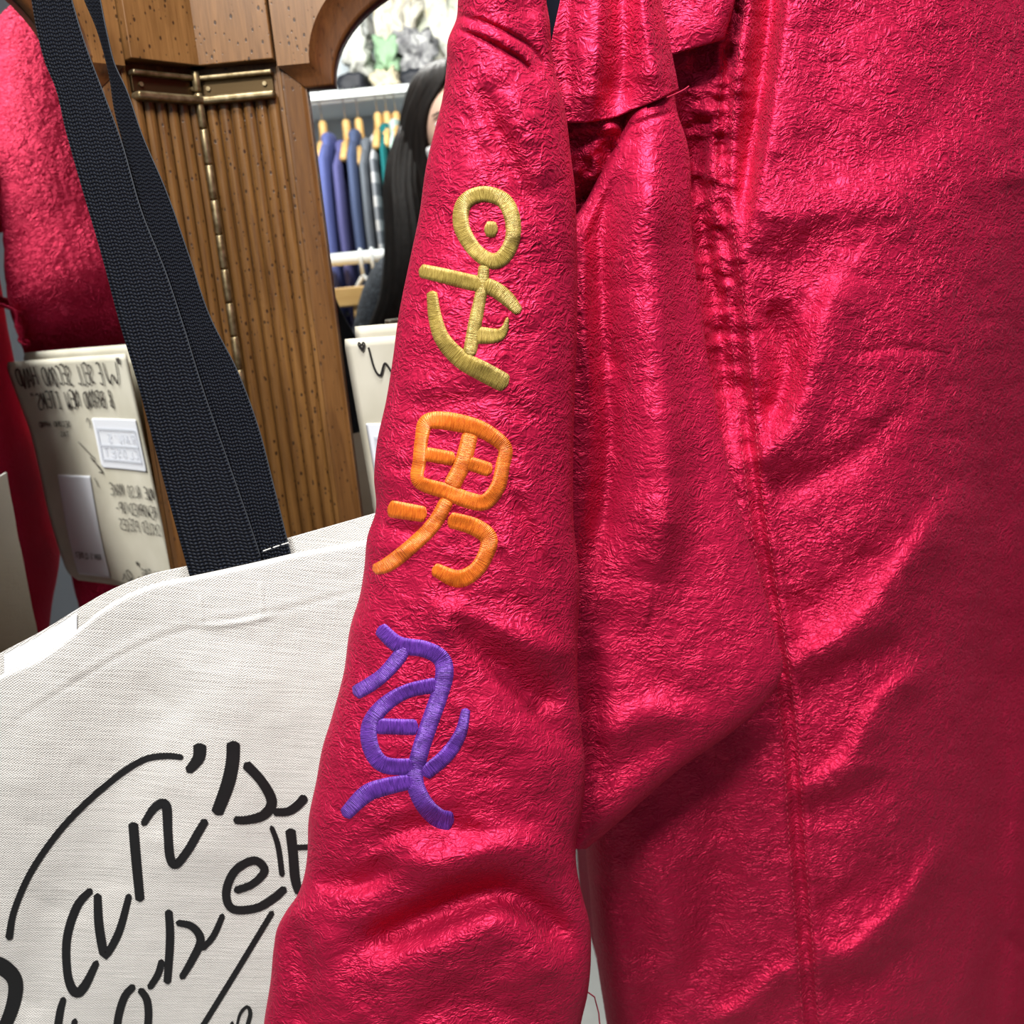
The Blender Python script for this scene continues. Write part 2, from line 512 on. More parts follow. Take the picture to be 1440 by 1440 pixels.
panel(fr_center, .60)
panel(fr_wing, .50)
hinge = MB().box((-.0018, -.004, .2), (.0018, .0042, 1.655), fr_center).build('hinge', M['brass'], mirror)
hb = Vector((XH + .0068, YM - .0245, 0))
z = 1.646 + DZ
for i in range(26):
    h = .0345 if i else .021
    MB().tube([hb + Vector((0, 0, z-.0006)), hb + Vector((0, 0, z-.0020)), hb + Vector((0, 0, z-h+.0020)), hb + Vector((0, 0, z-h+.0006))],
              [.0034, .0041, .0041, .0034], 12).build('knuckle', M['brass'], hinge, smooth=True)
    z -= h

def refl_center(P):
    P = np.array(P, float); P[..., 1] = 2*YM - P[..., 1]; return P

# ------------------------------------------------------------------ red jacket
jacket = empty('jacket', (.12, .92, .35), 'crinkled red satin jacket with three embroidered characters running down its sleeve', 'jacket')

SL = spl([(652,-120),(648,-40),(644,0),(642,25),(630,56),(628,92),(621,144),(614,172),(600,230),(589,305),(576,367),(560,447),(552,507),(543,563),(530,623),
          (526,670),(528,720),(517,753),(512,800),(506,837),(493,880),(483,947),(467,1007),(453,1053),(445,1097),(434,1152),(432,1203),(428,1230),(418,1259),
          (402,1282),(390,1305),(385,1332),(381,1375),(371,1440),(366,1500),(368,1700)])
SR = spl([(752,-120),(764,-40),(768,0),(773,30),(775,60),(780,100),(789,130),(797,170),(803,220),(808,260),(811,320),(811,480),(808,560),(806,650),(807,740),
          (815,825),(813,880),(812,950),(813,980),(818,1030),(823,1080),(818,1146),(810,1188),(812,1227),(819,1259),(829,1298),(831,1348),(826,1400),(817,1440),(813,1500),(818,1700)])
SLEEVE_F = [
    ([(600,24),(644,22),(658,25),(688,34),(717,48),(742,63),(760,82),(778,116)], .0034, 4, 4),
    ([(600,52),(636,46),(643,42),(667,50),(693,62),(720,77),(733,85),(745,98),(765,116)], .0040, 4, 4),
    ([(650,36),(690,48),(730,72),(755,95)], -.0016, 8, 8),
    ([(724,-60),(738,0),(752,60),(764,110)], .012, 26, 20),
    # long soft dents below the shoulder
    ([(672,120),(690,165),(712,215),(738,275),(770,330)], .0050, 12, 16),
    ([(648,150),(690,235),(722,300)], .0022, 8, 14),
    ([(716,120),(748,190),(780,260)], -.0045, 22, 26),
    ([(640,105),(660,180),(640,300)], -.0030, 26, 26),
    ([(760,330),(790,420),(800,520)], .0030, 16, 24),
    ([(545,560),(600,570),(680,560),(760,590)], .0022, 18, 14),
    ([(560,480),(640,470),(700,560),(720,640)], -.0020, 30, 30),
    ([(722,690),(742,740),(768,800),(800,880)], .0035, 7, 10),
    ([(700,735),(728,800),(770,880)], -.0030, 12, 16),
    ([(735,640),(760,720),(790,790)], -.0030, 16, 12),
    ([(535,640),(560,660),(600,655)], .0022, 7, 9),
    ([(525,735),(560,745),(600,750)], .0028, 8, 10),
    ([(510,770),(545,770),(580,775)], -.0020, 8, 10),
    # dark belly at the right of the purple sign
    ([(640,860),(690,925),(740,970),(800,985)], .0120, 18, 34),
    ([(600,850),(680,880),(760,905),(815,930)], -.0095, 34, 22),
    ([(740,985),(790,1035),(830,1060)], .0085, 14, 26),
    ([(650,1010),(720,1040),(790,1100)], -.0045, 34, 30),
    ([(470,1000),(455,1060),(440,1130)], .0025, 18, 20),
    ([(505,850),(495,905),(520,960)], .0030, 12, 16),
    # creases round the elbow
    ([(500,1200),(560,1170),(620,1160),(690,1180)], .0040, 12, 18),
    ([(440,1235),(500,1245),(560,1215)], .0090, 14, 24),
    ([(395,1290),(420,1330),(428,1400),(420,1460)], .0090, 22, 18),
    ([(450,1300),(470,1370),(475,1460)], -.0050, 30, 30),
    ([(540,1190),(620,1215),(720,1190),(800,1215)], -.0110, 34, 26),
    ([(500,1330),(570,1300),(640,1265),(700,1250),(745,1270),(790,1310),(815,1345)], .0190, 30, 22),
    ([(520,1360),(620,1330),(690,1300),(730,1305),(770,1350),(800,1400)], -.0070, 40, 20),
    ([(560,1440),(640,1400),(720,1420),(790,1460)], .0030, 24, 20),
    ([(480,1260),(520,1320),(540,1400)], -.0030, 26, 22),
]
def rough_cloth(px, py, k=1.0):
    return k * (.0016*vnoise(px/95+3, py/75) + .0010*vnoise(px/46, py/34+9) + .0006*vnoise(px/22+5, py/15))
def sleeve_Y(px, py):
    l, r = SL(py), SR(py)
    s = np.clip((px - (l+r)/2) / ((r-l)/2), -1, 1)
    b = (1 - s*s)**.42
    return .660 - .042*b + b*(folds(px, py, SLEEVE_F) + rough_cloth(px, py))

n_r, n_h = 960, 150
py = np.linspace(-440, 1560, n_r)[:, None] + np.zeros((1, n_h))
ang = np.linspace(0, np.pi, n_h)[None, :]
s = -np.cos(ang) + 0*py
pxs = (SL(py)+SR(py))/2 + s*(SR(py)-SL(py))/2
front = onY(pxs, py, sleeve_Y(pxs, py))
back = onY(pxs, py, .660 + .036*(1-s*s)**.42)[:, ::-1][:, 1:-1]
sleeve = grid('sleeve', np.concatenate([front, back], 1), M['satin'], jacket, closed=True)

# ribbons laid on a surface: satin stitch or print
def ribbons(name, strokes, Yfn, mat, parent, height, base, step=3.0, q=9, dome=True):
    V = []; F = []; UV = []
    for st in strokes:
        P = np.array(st, float)
        if np.allclose(P[0, :2], P[-1, :2]):
            Q = catmull(np.vstack([P[-3:-1], P, P[1:3]]), step)
            i0 = np.argmin(np.linalg.norm(Q[:len(Q)//3, :2]-P[0, :2], axis=1)); i1 = len(Q)*2//3 + np.argmin(np.linalg.norm(Q[len(Q)*2//3:, :2]-P[0, :2], axis=1))
            P = Q[i0:i1+1]; P[-1] = P[0]
        else:
            P = catmull(P, step)
        xy, w = P[:, :2], np.maximum(P[:, 2], 1.0)*(1.17 if dome else 1)
        T = np.gradient(xy, axis=0)
        if np.linalg.norm(xy[0]-xy[-1]) < 1.5: T[0] = T[-1] = xy[1]-xy[-2]
        T /= np.maximum(np.linalg.norm(T, axis=1), 1e-6)[:, None]
        N = np.stack([-T[:, 1], T[:, 0]], 1)
        sl = np.concatenate([[0], np.cumsum(np.linalg.norm(np.diff(xy, axis=0), axis=1))])
        closed = np.linalg.norm(xy[0]-xy[-1]) < 1.5
        e = np.minimum(sl, sl[-1]-sl)
        rr = w*.26
        capf = np.ones(len(w)) if closed else np.sqrt(np.clip(1-(np.clip(rr-e, 0, None)/rr)**2, .0, 1))*.75 + .25
        qs = np.linspace(-1, 1, q)
        pts = xy[:, None] + N[:, None]*(w*capf*.5)[:, None, None]*qs[None, :, None]
        hh = (np.sqrt(np.clip(1-np.abs(qs)**4, 0, 1)) if dome else np.where(np.abs(qs) < .99, 1, 1.0))[None, :] * (np.clip(e/rr*.6+.4, 0, 1) if dome and not closed else np.ones(len(w)))[:, None]
        Yv = Yfn(pts[..., 0], pts[..., 1]) - base - height*hh
        o = len(V)
        P3 = onY(pts[..., 0], pts[..., 1], Yv).reshape(-1, 3)
        V.extend(P3.tolist())
        UV.extend(np.stack([np.repeat(sl[:, None], q, 1), np.repeat(qs[None]*w.mean()/2, len(sl), 0)], -1).reshape(-1, 2).tolist())
        F.append(grid_faces(len(xy), q, off=o))
    return new_obj(name, mesh_from(name, V, np.vstack(F), np.array(UV)), mat, parent)

gold = [
    [(683,273,20),(708,282,20),(720,305,20),(721,335,19),(709,360,20),(691,367,20),(668,352,19),(650,322,20),(649,295,20),(660,279,20),(683,273,20)],
    [(681,372,14),(677,410,15),(668,455,17),(660,500,17)],
    [(589,380,17),(620,387,19),(657,396,20),(690,404,20),(712,419,19),(731,440,12)],
    [(607,409,13),(612,447,17),(623,478,20),(648,505,23),(680,523,25),(714,541,24)],
    [(714,446,3),(709,464,11),(697,472,18),(666,471,23)],
    [(681,322,20),(700,323,20)],
]
orange = [
    [(640,653,17),(660,603,20)][::-1] if False else [(662,608,20),(651,650,21),(634,686,22)],
    [(596,638,18),(640,646,18)],
    [(655,650,18),(692,662,18)],
    [(600,594,20),(627,592,23),(665,600,22),(689,611,20),(710,630,18),(707,655,18),(700,685,19),(682,706,20),(657,703,21),(627,691,20),(589,677,17),(590,647,17),(593,617,17),(600,594,20)],
    [(545,715,22),(570,719,21),(600,724,20)],
    [(630,730,20),(667,741,22),(687,757,22),(683,780,20),(668,803,20),(643,814,22),(608,799,16)],
    [(630,702,18),(610,737,19),(580,767,19),(547,793,19),(521,797,14)][:4] + [(524,802,13)],
]
purple = [
    [(571,906,17),(561,924,19),(540,948,18),(520,963,19),(497,976,18)],
    [(616,963,20),(573,972,18),(540,992,20),(520,1020,21),(522,1053,21),(542,1076,21),(592,1078,20)],
    [(527,1021,20),(588,1023,20)],
    [(656,996,11),(647,1033,16),(627,1063,19),(595,1090,19)],
    [(588,1097,19),(540,1107,22),(513,1118,22),(483,1148,17)],
    [(532,882,18),(560,906,21),(597,913,21),(620,926,22),(625,948,23),(617,980,22),(603,1020,22),(590,1060,22),(583,1097,22),(596,1130,23),(616,1150,24),(638,1155,24)],
]
for nm, ss, mt, lb in (('gold', gold, 'gold', 'gold embroidered character'), ('orange', orange, 'orange', 'orange embroidered character'), ('purple', purple, 'purple', 'purple embroidered character')):
    o = ribbons('embroidered_character', ss, sleeve_Y, M[mt], sleeve, .0017, -.0002)
    o['label'] = lb

# upper arm panel behind the sleeve, with its hem
P1R = spl([(922,-130),(930,0),(938,40),(945,75),(951,105),(956,132)])
P1_F = [([(836,-120),(840,20),(834,110),(826,170)], -.012, 34, 18),
        ([(872,-120),(878,30),(874,110),(862,170)], .010, 20, 18),
        ([(906,-120),(908,20),(916,80),(922,140)], -.009, 24, 16),
        ([(800,-60),(798,60),(800,150)], .004, 12, 12)]
HEM = spl([(171,760),(172,800),(170,835),(165,862),(152,895),(139,930),(127,957),(120,980)])   # py as a function of px
n, m = 220, 130
tv = np.linspace(0, 1, n)[:, None]; tu = np.linspace(0, 1, m)[None, :]
yy = -110 + tv*280 + 0*tu
P1L = spl([(800,-440),(790,-10),(778,45),(770,90),(764,175)])
pxx = 764 + (960-764)*tu + 0*tv
yb = HEM(pxx)
pyy = -440 + tv*(yb+440)
xr = P1R(pyy); x0 = P1L(pyy); pxx = x0 + (xr-x0)*tu
edge = np.clip((pxx-(xr-34))/34, 0, 1)
Y = .722 + folds(pxx, pyy, P1_F) + rough_cloth(pxx, pyy, .9) + .028*edge**2.2
grid('upper_sleeve', onY(pxx, pyy, Y), M['satin'], jacket, thick=.004)

# wide batwing fold hanging under it
G_R = spl([(950,110),(951,150),(966,200),(973,330),(990,470),(1011,590),(1044,730),(1074,830),(1094,905),(1101,935),(1096,958),(1078,985),(1022,1035),(960,1078),(905,1125),(862,1163),(822,1196)])
G_L = spl([(868,110),(878,165),(872,185),(846,240),(812,300),(765,350),(722,450),(715,800),(718,1000),(765,1130),(800,1198)])
G_F = [([(800,196),(860,191),(884,178),(930,163),(968,150)], .0020, 4, 4),
       ([(800,172),(862,165),(895,152),(957,127)], .003, 6, 6),
       ([(912,190),(918,300),(926,450),(936,600),(936,720),(920,820)], -.023, 50, 30),
       ([(870,200),(846,330),(850,480),(862,600),(850,720),(830,800)], .016, 22, 24),
       ([(826,330),(824,450),(834,560)], -.006, 12, 14),
       ([(884,190),(866,230),(838,290),(816,340)], -.004, 6, 8),
       ([(838,500),(870,560),(880,640)], -.003, 12, 12),
       ([(840,850),(880,890),(930,960),(1000,990)], .004, 30, 30),
       ([(840,1040),(900,1005),(980,1000)], -.006, 26, 22),
       ([(830,1110),(900,1060),(960,1030)], .004, 22, 22),
       ([(830,900),(836,1000),(834,1100)], .006, 14, 18)]
n, m = 420, 150
py = np.linspace(118, 1194, n)[:, None] + np.zeros((1, m))
ang = np.linspace(0, np.pi, m)[None, :]
s = -np.cos(ang) + 0*py
l, r = G_L(py), G_R(py)
px = (l+r)/2 + s*(r-l)/2
b = (1-np.abs(s)**2.2)**.5
Yg = .745 - .022*b + b*(folds(px, py, G_F) + rough_cloth(px, py, .8))
ft = onY(px, py, Yg)
bk = onY(px, py, .745 + .010*b)[:, ::-1][:, 1:-1]
grid('underarm_fold', np.concatenate([ft, bk], 1), M['satin'], jacket, closed=True)

# small gathered panel in the gap between sleeve and fold
n, m = 90, 70
py = np.linspace(150, 420, n)[:, None] + np.zeros((1, m)); px = np.linspace(764, 905, m)[None, :] + 0*py
Y = .737 + .055*np.clip((py-215)/120, 0, 1)**1.5 + .006*vnoise(px/26, py/30) + .0035*vnoise(px/14+4, py/12) + folds(px, py, [([(790,196),(840,192),(870,190)], .004, 4, 4), ([(790,180),(870,178)], -.006, 8, 8)])
grid('underarm_panel', onY(px, py, Y), M['satin_wrinkled'], jacket, thick=.004)

# body
SEAM = [(1046,-120),(1038,0),(1030,70),(1021,160),(1017,240),(1020,320),(1036,430),(1048,560),(1062,700),(1085,850),(1102,960),(1112,1050),(1122,1200),(1132,1330),(1140,1440),(1150,1600)]
B_F = [
    (SEAM, .0070, 10, 10),
    ([(x+17, y) for x, y in SEAM], -.0035, 9, 9),
    ([(x-16, y) for x, y in SEAM], -.0030, 9, 9),
    # vertical pleat by the top of the seam
    ([(1118,-120),(1110,0),(1095,110),(1079,220),(1064,300),(1054,360)], -.016, 12, 60),
    ([(1094,-120),(1084,0),(1069,130),(1052,230),(1040,300)], .016, 16, 14),
    ([(1058,-120),(1052,0),(1040,90),(1030,150)], -.010, 12, 14),
    ([(960,60),(1000,120),(1010,200)], .004, 18, 18),
    # slanting drag lines fanning out of the seam
    ([(1195,380),(1160,450),(1130,560),(1095,625),(1062,655)], -.0140, 20, 40),
    ([(1090,420),(1104,520),(1082,600)], .0150, 24, 22),
    ([(1070,670),(1120,680),(1200,640),(1290,560)], .0060, 24, 20),
    ([(1340,700),(1270,800),(1225,860),(1175,900),(1110,940)], -.0110, 18, 34),
    ([(1110,880),(1170,830),(1250,770)], .0060, 26, 26),
    ([(1120,980),(1200,930),(1280,900)], .0060, 26, 18),
    ([(1300,940),(1240,985),(1200,1060),(1160,1095),(1120,1114)], -.0085, 14, 28),
    ([(1120,1150),(1200,1120),(1260,1090)], .0050, 26, 18),
    ([(1330,1180),(1280,1260),(1230,1310),(1190,1340),(1140,1330)], -.0095, 14, 28),
    ([(1140,1290),(1200,1260),(1260,1200)], .0055, 26, 24),
    ([(1150,1400),(1220,1380),(1300,1330)], .0060, 28, 20),
    ([(1120,1360),(1090,1375),(1050,1410),(1000,1440)], -.0080, 14, 24),
    ([(1420,1180),(1390,1300),(1350,1400),(1330,1480)], -.0060, 20, 30),
    ([(1396,560),(1400,800),(1402,1000),(1404,1200),(1400,1480)], .0110, 26, 24),
    ([(1440,1050),(1432,1250),(1425,1480)], -.0090, 18, 22),
    ([(1415,1310),(1440,1340),(1480,1350)], .0060, 12, 12),
    ([(1200,500),(1260,490),(1330,497)], .0020, 6, 8),
    ([(1190,250),(1300,180),(1380,90)], .0040, 40, 40),
    ([(1075,330),(1130,300),(1200,285),(1300,300)], -.0080, 34, 40),
    # lower left, under the fold
    ([(905,1160),(935,1260),(955,1360),(960,1440)], -.0060, 24, 34),
    ([(1010,1180),(1000,1300),(960,1390),(900,1440)], .0110, 36, 30),
    ([(980,1050),(1010,1120),(1020,1200)], .0060, 24, 24),
    ([(840,1230),(890,1280),(920,1360)], .0060, 24, 24),
    ([(962,130),(985,300),(1008,440),(1034,620)], .0300, 26, 24),
]
B_L = spl([(766,-450),(766,100),(766,330),(796,400),(836,440),(842,600),(842,850),(838,1000),(828,1130),(824,1190),(829,1250),(834,1310),(842,1370),(850,1420),(856,1460),(862,1560)])
def pucker(px, py):
    sx = spl(SEAM)(py)
    d = px - sx
    e = np.exp(-(np.abs(d)/34.0)**1.3)
    ph = py/10.5 + 1.7*vnoise(py/40, 0*py+2) + .012*np.abs(d)
    left = np.where(d < 0, 1.25, .8)
    rag = .0020*vnoise(px/19+20, py/13) + .0009*vnoise(px/9+40, py/6)
    up = np.clip((900-py)/500, .25, 1)
    lz = np.exp(-((px-985)/48.0)**2) * np.clip((720-py)/300, 0, 1)
    return e*left*up*(.0016*np.sin(ph) + rag) + lz*(.0040*vnoise(px/30+7, py/22+2) + .0018*vnoise(px/14, py/9+8))
def body_Y(px, py):
    l = B_L(py)
    e = np.clip((px-l)/46.0, 0, 1)
    lean = .030*((py-560)/760.0)**2 * np.where(py > 560, 1.25, .9)
    side = .0000019*1.5*np.clip(px-1180, 0, None)**2 * (.35 + .65*np.clip((py-250)/700, 0, 1))
    return (.780 + lean + side + .075*(1-np.sqrt(np.clip(1-(1-e)**2, 0, 1))) + folds(px, py, B_F)
            + pucker(px, py) + rough_cloth(px, py, 1.0))
n, m = 760, 330
py = np.linspace(-448, 1570, n)[:, None] + np.zeros((1, m))
tu = np.linspace(0, 1, m)[None, :]
px = B_L(py) + (1660-B_L(py))*(tu**1.15)
Yb = body_Y(px, py)
Ya = Yb[:, -1:]
ft = onY(px, py, Yb)
mb_ = 60
tb = np.linspace(0, 1, mb_+2)[None, 1:-1]
pxb = 1660 + (B_L(py[:, :1]) - 1660)*tb
Yl, Yr = Yb[:, :1], Yb[:, -1:]
pyb = py[:, :1] + 0*tb
Ybk = Yr + (Yl-Yr)*tb + .200*np.sin(np.pi*tb)**.4 + .010*vnoise(pxb/90, pyb/140) + folds(pxb, pyb, [([(900,-100),(880,700),(930,1500)], .012, 40, 40), ([(1020,-100),(1060,800),(1000,1500)], -.012, 40, 40)])
Ybk = np.minimum(Ybk, 1.045)
bk = onY(pxb, pyb, Ybk)
body = grid('body', np.concatenate([ft, bk], 1), M['satin_body'], jacket, closed=True)

# shoulder yoke flap at the top, its lower edge steps up at the seam
n, m = 140, 60
tv = np.linspace(0, 1, n)[:, None]; tu = np.linspace(0, 1, m)[None, :]
xr = spl([(1046,-118),(1034,0),(1029,20),(1018,58),(1016,72)])
ylow = lambda x: np.interp(x, [925, 945, 962, 990, 1012, 1018], [86, 77, 71, 63, 56, 54])
px0 = 925 + 93*tu + 0*tv
pyy = -440 + tv*(ylow(px0)+440)
pxx = 925 + (xr(pyy)-925)*tu
Y = .764 + .002*vnoise(pxx/30, pyy/40) + folds(pxx, pyy, [([(975,-110),(985,0),(1000,60)], -.004, 20, 20)]) + .008*np.clip((tu-.8)/.2, 0, 1)**2
grid('yoke_flap', onY(pxx, pyy, Y), M['satin'], jacket, thick=.004)

# dark navy strip set in the notch at the shoulder
px, py = np.meshgrid(np.linspace(766, 812, 8), np.linspace(-300, 70, 16))
grid('lining', onY(px, py, .742 + 0*px), M['dark_lining'], jacket, thick=.003)

# rows of stitches along the seams
def stitches(name, path, Yfn, step, length, r, mat, parent, off=.0005):
    P = catmull(np.array(path, float), 1.5)
    sl = np.concatenate([[0], np.cumsum(np.linalg.norm(np.diff(P, axis=0), axis=1))])
    mb = MB()
    for s0 in np.arange(0, sl[-1]-length, step):
        xs = np.interp([s0, s0+length*.5, s0+length], sl, P[:, 0]); ys = np.interp([s0, s0+length*.5, s0+length], sl, P[:, 1])
        Yv = Yfn(xs, ys) - np.array([off*.2, off, off*.2])
        mb.tube(onY(xs, ys, Yv), [r*.6, r, r*.6], 5)
    o = mb.build(name, mat, parent, smooth=True); o['kind'] = 'stuff'; return o
stitches('stitching', [(x+11, y) for x, y in SEAM[1:]], body_Y, 9, 6, .00036, M['red_thread'], body)
stitches('stitching', [(x-11, y) for x, y in SEAM[2:]], body_Y, 9, 6, .00036, M['red_thread'], body)
MB().tube([onY(938, 137, .712), onY(952, 131, .708), onY(962, 126, .706), onY(969, 121, .705)], .00035, 6).build('loose_thread', M['red_thread'], jacket)
MB().tube([onY(822, 1392, .70), onY(836, 1402, .70), onY(842, 1425, .70), onY(846, 1470, .70)], .0006, 6).build('loose_thread', M['red_thread'], jacket)

# ------------------------------------------------------------------ canvas tote bag
tote = empty('tote_bag', (-.30, .80, .7), 'off-white canvas tote bag with black hand lettering hanging left of the red sleeve', 'bag')
T_TOP = spl([(1130,-260),(1045,-130),(950,0),(923,58),(888,105),(863,136),(838,175),(821,218),(811,268),(790,365),(779,412),(760,513),(735,640)])
T_BACK = spl([(1090,-260),(1010,-130),(919,0),(888,58),(859,105),(834,148),(811,202),(796,264),(776,335),(757,405),(722,528),(690,640)])
T_F = [([(23,1013),(97,966),(194,910),(280,882),(381,863),(502,832),(600,815)], .0003, 4, 5),
       ([(20,1004),(94,957),(191,901),(277,872),(379,853),(500,822)], -.0003, 8, 6),
       ([(275,880),(330,876),(389,863)], -.0011, 5, 4),
       ([(281,838),(286,874)], -.0008, 3, 3), ([(366,818),(370,862)], -.0008, 3, 3),
       ([(245,930),(190,1050),(150,1180),(140,1300)], .0030, 60, 50),
       ([(120,900),(60,1010),(20,1150)], -.0020, 60, 50),
       ([(200,850),(150,920),(110,990)], .0004, 40, 40),
       ([(330,900),(310,1050),(280,1250)], -.0035, 80, 80),
       ([(30,1440),(60,1330),(90,1250)], .0030, 40, 40)]
def tote_Y(px, py):
    return (.705 + .060*np.clip(px/520.0, -.8, 1.2) + .018*np.clip((py-800)/640.0, 0, 1.3) + folds(px, py, T_F)
            + .0005*vnoise(px/60, py/50) + .0002*vnoise(px/22, py/20))
def tote_back_Y(px, py):
    return tote_Y(px, py+0*px) + .027 + .006*np.clip((420-px)/420.0, 0, 1)*np.clip((1250-py)/300.0, 0, 1)
n, m = 330, 300
tu = np.linspace(0, 1, m)[None, :]; tv = np.linspace(0, 1, n)[:, None]
px = -60 + 606*tu + 0*tv
pyt = T_TOP(px)
py = pyt + (1640-pyt)*tv**1.1
# rounded hem at the very top
Yt = tote_Y(px, py) + .0016*np.exp(-((py-pyt)/4.0)**2)
grid('front_panel', onY(px, py, Yt), M['canvas'], tote, thick=.002)
n, m = 120, 160
tu = np.linspace(0, 1, m)[None, :]; tv = np.linspace(0, 1, n)[:, None]
px = -60 + 606*tu + 0*tv
pyt = T_BACK(px); py = pyt + (1640-pyt)*tv**1.5
Yb_ = tote_back_Y(px, py)
grid('back_panel', onY(px, py, Yb_), M['canvas'], tote, thick=.002)
for x in (-60, 546):
    yv = np.linspace(float(T_TOP(x)), 1640, 30)[:, None]; k = np.linspace(0, 1, 5)[None, :]
    Y0 = tote_Y(x+0*yv, yv); Y1 = tote_back_Y(x+0*yv, yv)
    grid('side_seam', onY(x+0*yv+0*k, yv+0*k, Y0+(Y1-Y0)*k), M['canvas'], tote)
xs_ = np.linspace(-60, 546, 40)[None, :]; k = np.linspace(0, 1, 4)[:, None]
grid('bottom_seam', onY(xs_+0*k, 1640+0*xs_+0*k, tote_Y(xs_, 1640+0*xs_)*(1-k)+tote_back_Y(xs_, 1640+0*xs_)*k), M['canvas'], tote)
# inside label at the left
px, py = np.meshgrid(np.linspace(6, 108, 20), np.linspace(0, 1, 12))
py2 = T_BACK(px) + 5 + py*60
grid('inside_label', onY(px, py2, tote_back_Y(px, py2) - .0015), M['label'], tote)

lett = [
    [(12,1322,11),(20,1280,9),(43,1227,9),(80,1173,9),(120,1130,9),(167,1090,9),(203,1068,9),(233,1063,9),(258,1065,8)],
    [(281,1045,19),(279,1066,17),(263,1086,11)],
    [(328,1042,19),(327,1070,19),(320,1103,19),(304,1146,17)],
    [(344,1073,14),(368,1099,14),(382,1127,15),(371,1146,14),(347,1153,12),(328,1153,11)],
    [(383,1142,11),(405,1141,12),(420,1131,13),(430,1119,13)],
    [(187,1156,14),(191,1205,14),(197,1268,13)],
    [(200,1161,9),(217,1136,12),(233,1132,14),(236,1170,13),(239,1205,13),(247,1216,12),(264,1196,12),(278,1172,12),(290,1152,11)],
    [(129,1250,10),(108,1275,12),(94,1320,12),(95,1370,12),(105,1395,14),(118,1388,13),(137,1351,9)],
    [(137,1256,11),(139,1300,13),(146,1340,13),(152,1339,11),(168,1308,11),(182,1257,9)],
    [(-30,1350,22),(0,1358,24),(20,1377,22),(20,1405,20),(8,1440,18),(-10,1470,18)],
    [(90,1402,8),(84,1425,11),(78,1470,11)],
    [(106,1432,8),(100,1460,10)],
    [(189,1385,10),(174,1404,11),(165,1440,11),(168,1475,11)],
    [(196,1390,10),(207,1408,11),(208,1440,11),(200,1475,11)],
    [(209,1391,9),(222,1370,10),(228,1349,9)],
    [(237,1279,11),(239,1320,12),(235,1384,11)],
    [(247,1297,9),(270,1303,11),(282,1322,12),(270,1350,11),(254,1377,9)],
    [(283,1336,8),(300,1316,9),(314,1285,8)],
    [(329,1253,11),(355,1243,11),(372,1224,12),(357,1210,12),(330,1225,12),(318,1255,12),(327,1278,12),(360,1277,12),(385,1263,12),(402,1248,11)],
    [(408,1165,15),(412,1200,14),(415,1235,14),(421,1258,11)],
    [(413,1192,8),(436,1191,8)],
    [(381,1161,7),(391,1190,8),(397,1233,8)],
    [(384,1281,8),(333,1365,8),(283,1446,8)],
    [(330,1470,3),(336,1430,4),(347,1416,5),(352,1425,6),(347,1446,6),(344,1470,5)],
    [(320,1470,5),(327,1436,6)],
]
for nm_, ix in (('flourish', (0,)), ('apostrophe', (1,)), ('letter', (2, 3, 4)), ('letter', (5, 6)), ('letter', (7, 8)), ('letter', (9,)), ('letter', (10,)), ('letter', (11,)),
                ('letter', (12, 13, 14)), ('letter', (15, 16, 17)), ('letter', (18,)), ('letter', (19, 20)), ('flourish', (21,)), ('flourish', (22,)), ('letter', (23,)), ('letter', (24,))):
    for i_ in ix:
        ribbons(nm_ if len(ix) == 1 else 'letter_stroke', [lett[i_]], tote_Y, M['black_ink'], tote, .0, .0006, step=3.5, q=5, dome=False)

# webbing handles
def strap(name, Lp, Rp, Y0, Y1, ytop, ybot, bulge=.0):
    Lf, Rf = spl(Lp), spl(Rp)
    n, m = 170, 17
    py = np.linspace(ytop, ybot, n)[:, None] + np.zeros((1, m)); t = np.linspace(0, 1, m)[None, :]
    px = Lf(py) + (Rf(py)-Lf(py))*t
    k = np.clip((py-0)/800.0, -.4, 1.1)
    Y = Y0 + (Y1-Y0)*k + bulge*(t-.5) + .0006*vnoise(py/60, 0*py) - .0012*np.sin(np.pi*t)**.5
    P = onY(px, py, Y)
    dl = np.linalg.norm(np.diff(P.mean(1), axis=0), axis=1)
    sl = np.concatenate([[0], np.cumsum(dl)])
    uv = np.stack([np.repeat(t, n, 0), np.repeat((sl/.045)[:, None], m, 1)], -1)
    return grid(name, P, M['web'], tote, thick=.0018, uv=uv)
s1 = strap('front_handle', [(0,-250),(22,-120),(44,0),(50,35),(67,98),(75,116),(92,183),(110,247),(143,360),(171,465),(187,517),(217,627),(247,740),(268,815)],
      [(45,-250),(74,-120),(101,0),(121,66),(144,127),(168,191),(200,300),(233,383),(260,465),(283,540),(320,647),(350,733),(372,800)], .800, .7565, -240, 812, .004)
s2 = strap('rear_handle', [(80,-250),(98,-120),(118,0),(133,35),(145,73),(153,107),(160,153),(172,200),(200,300),(230,400),(262,500),(300,640),(332,780)],
      [(100,-250),(120,-120),(141,0),(151,49),(162,92),(176,122),(200,190),(233,267),(267,363),(296,447),(333,520),(363,600),(384,680),(411,788)], .812, .7640, -240, 790, .002)
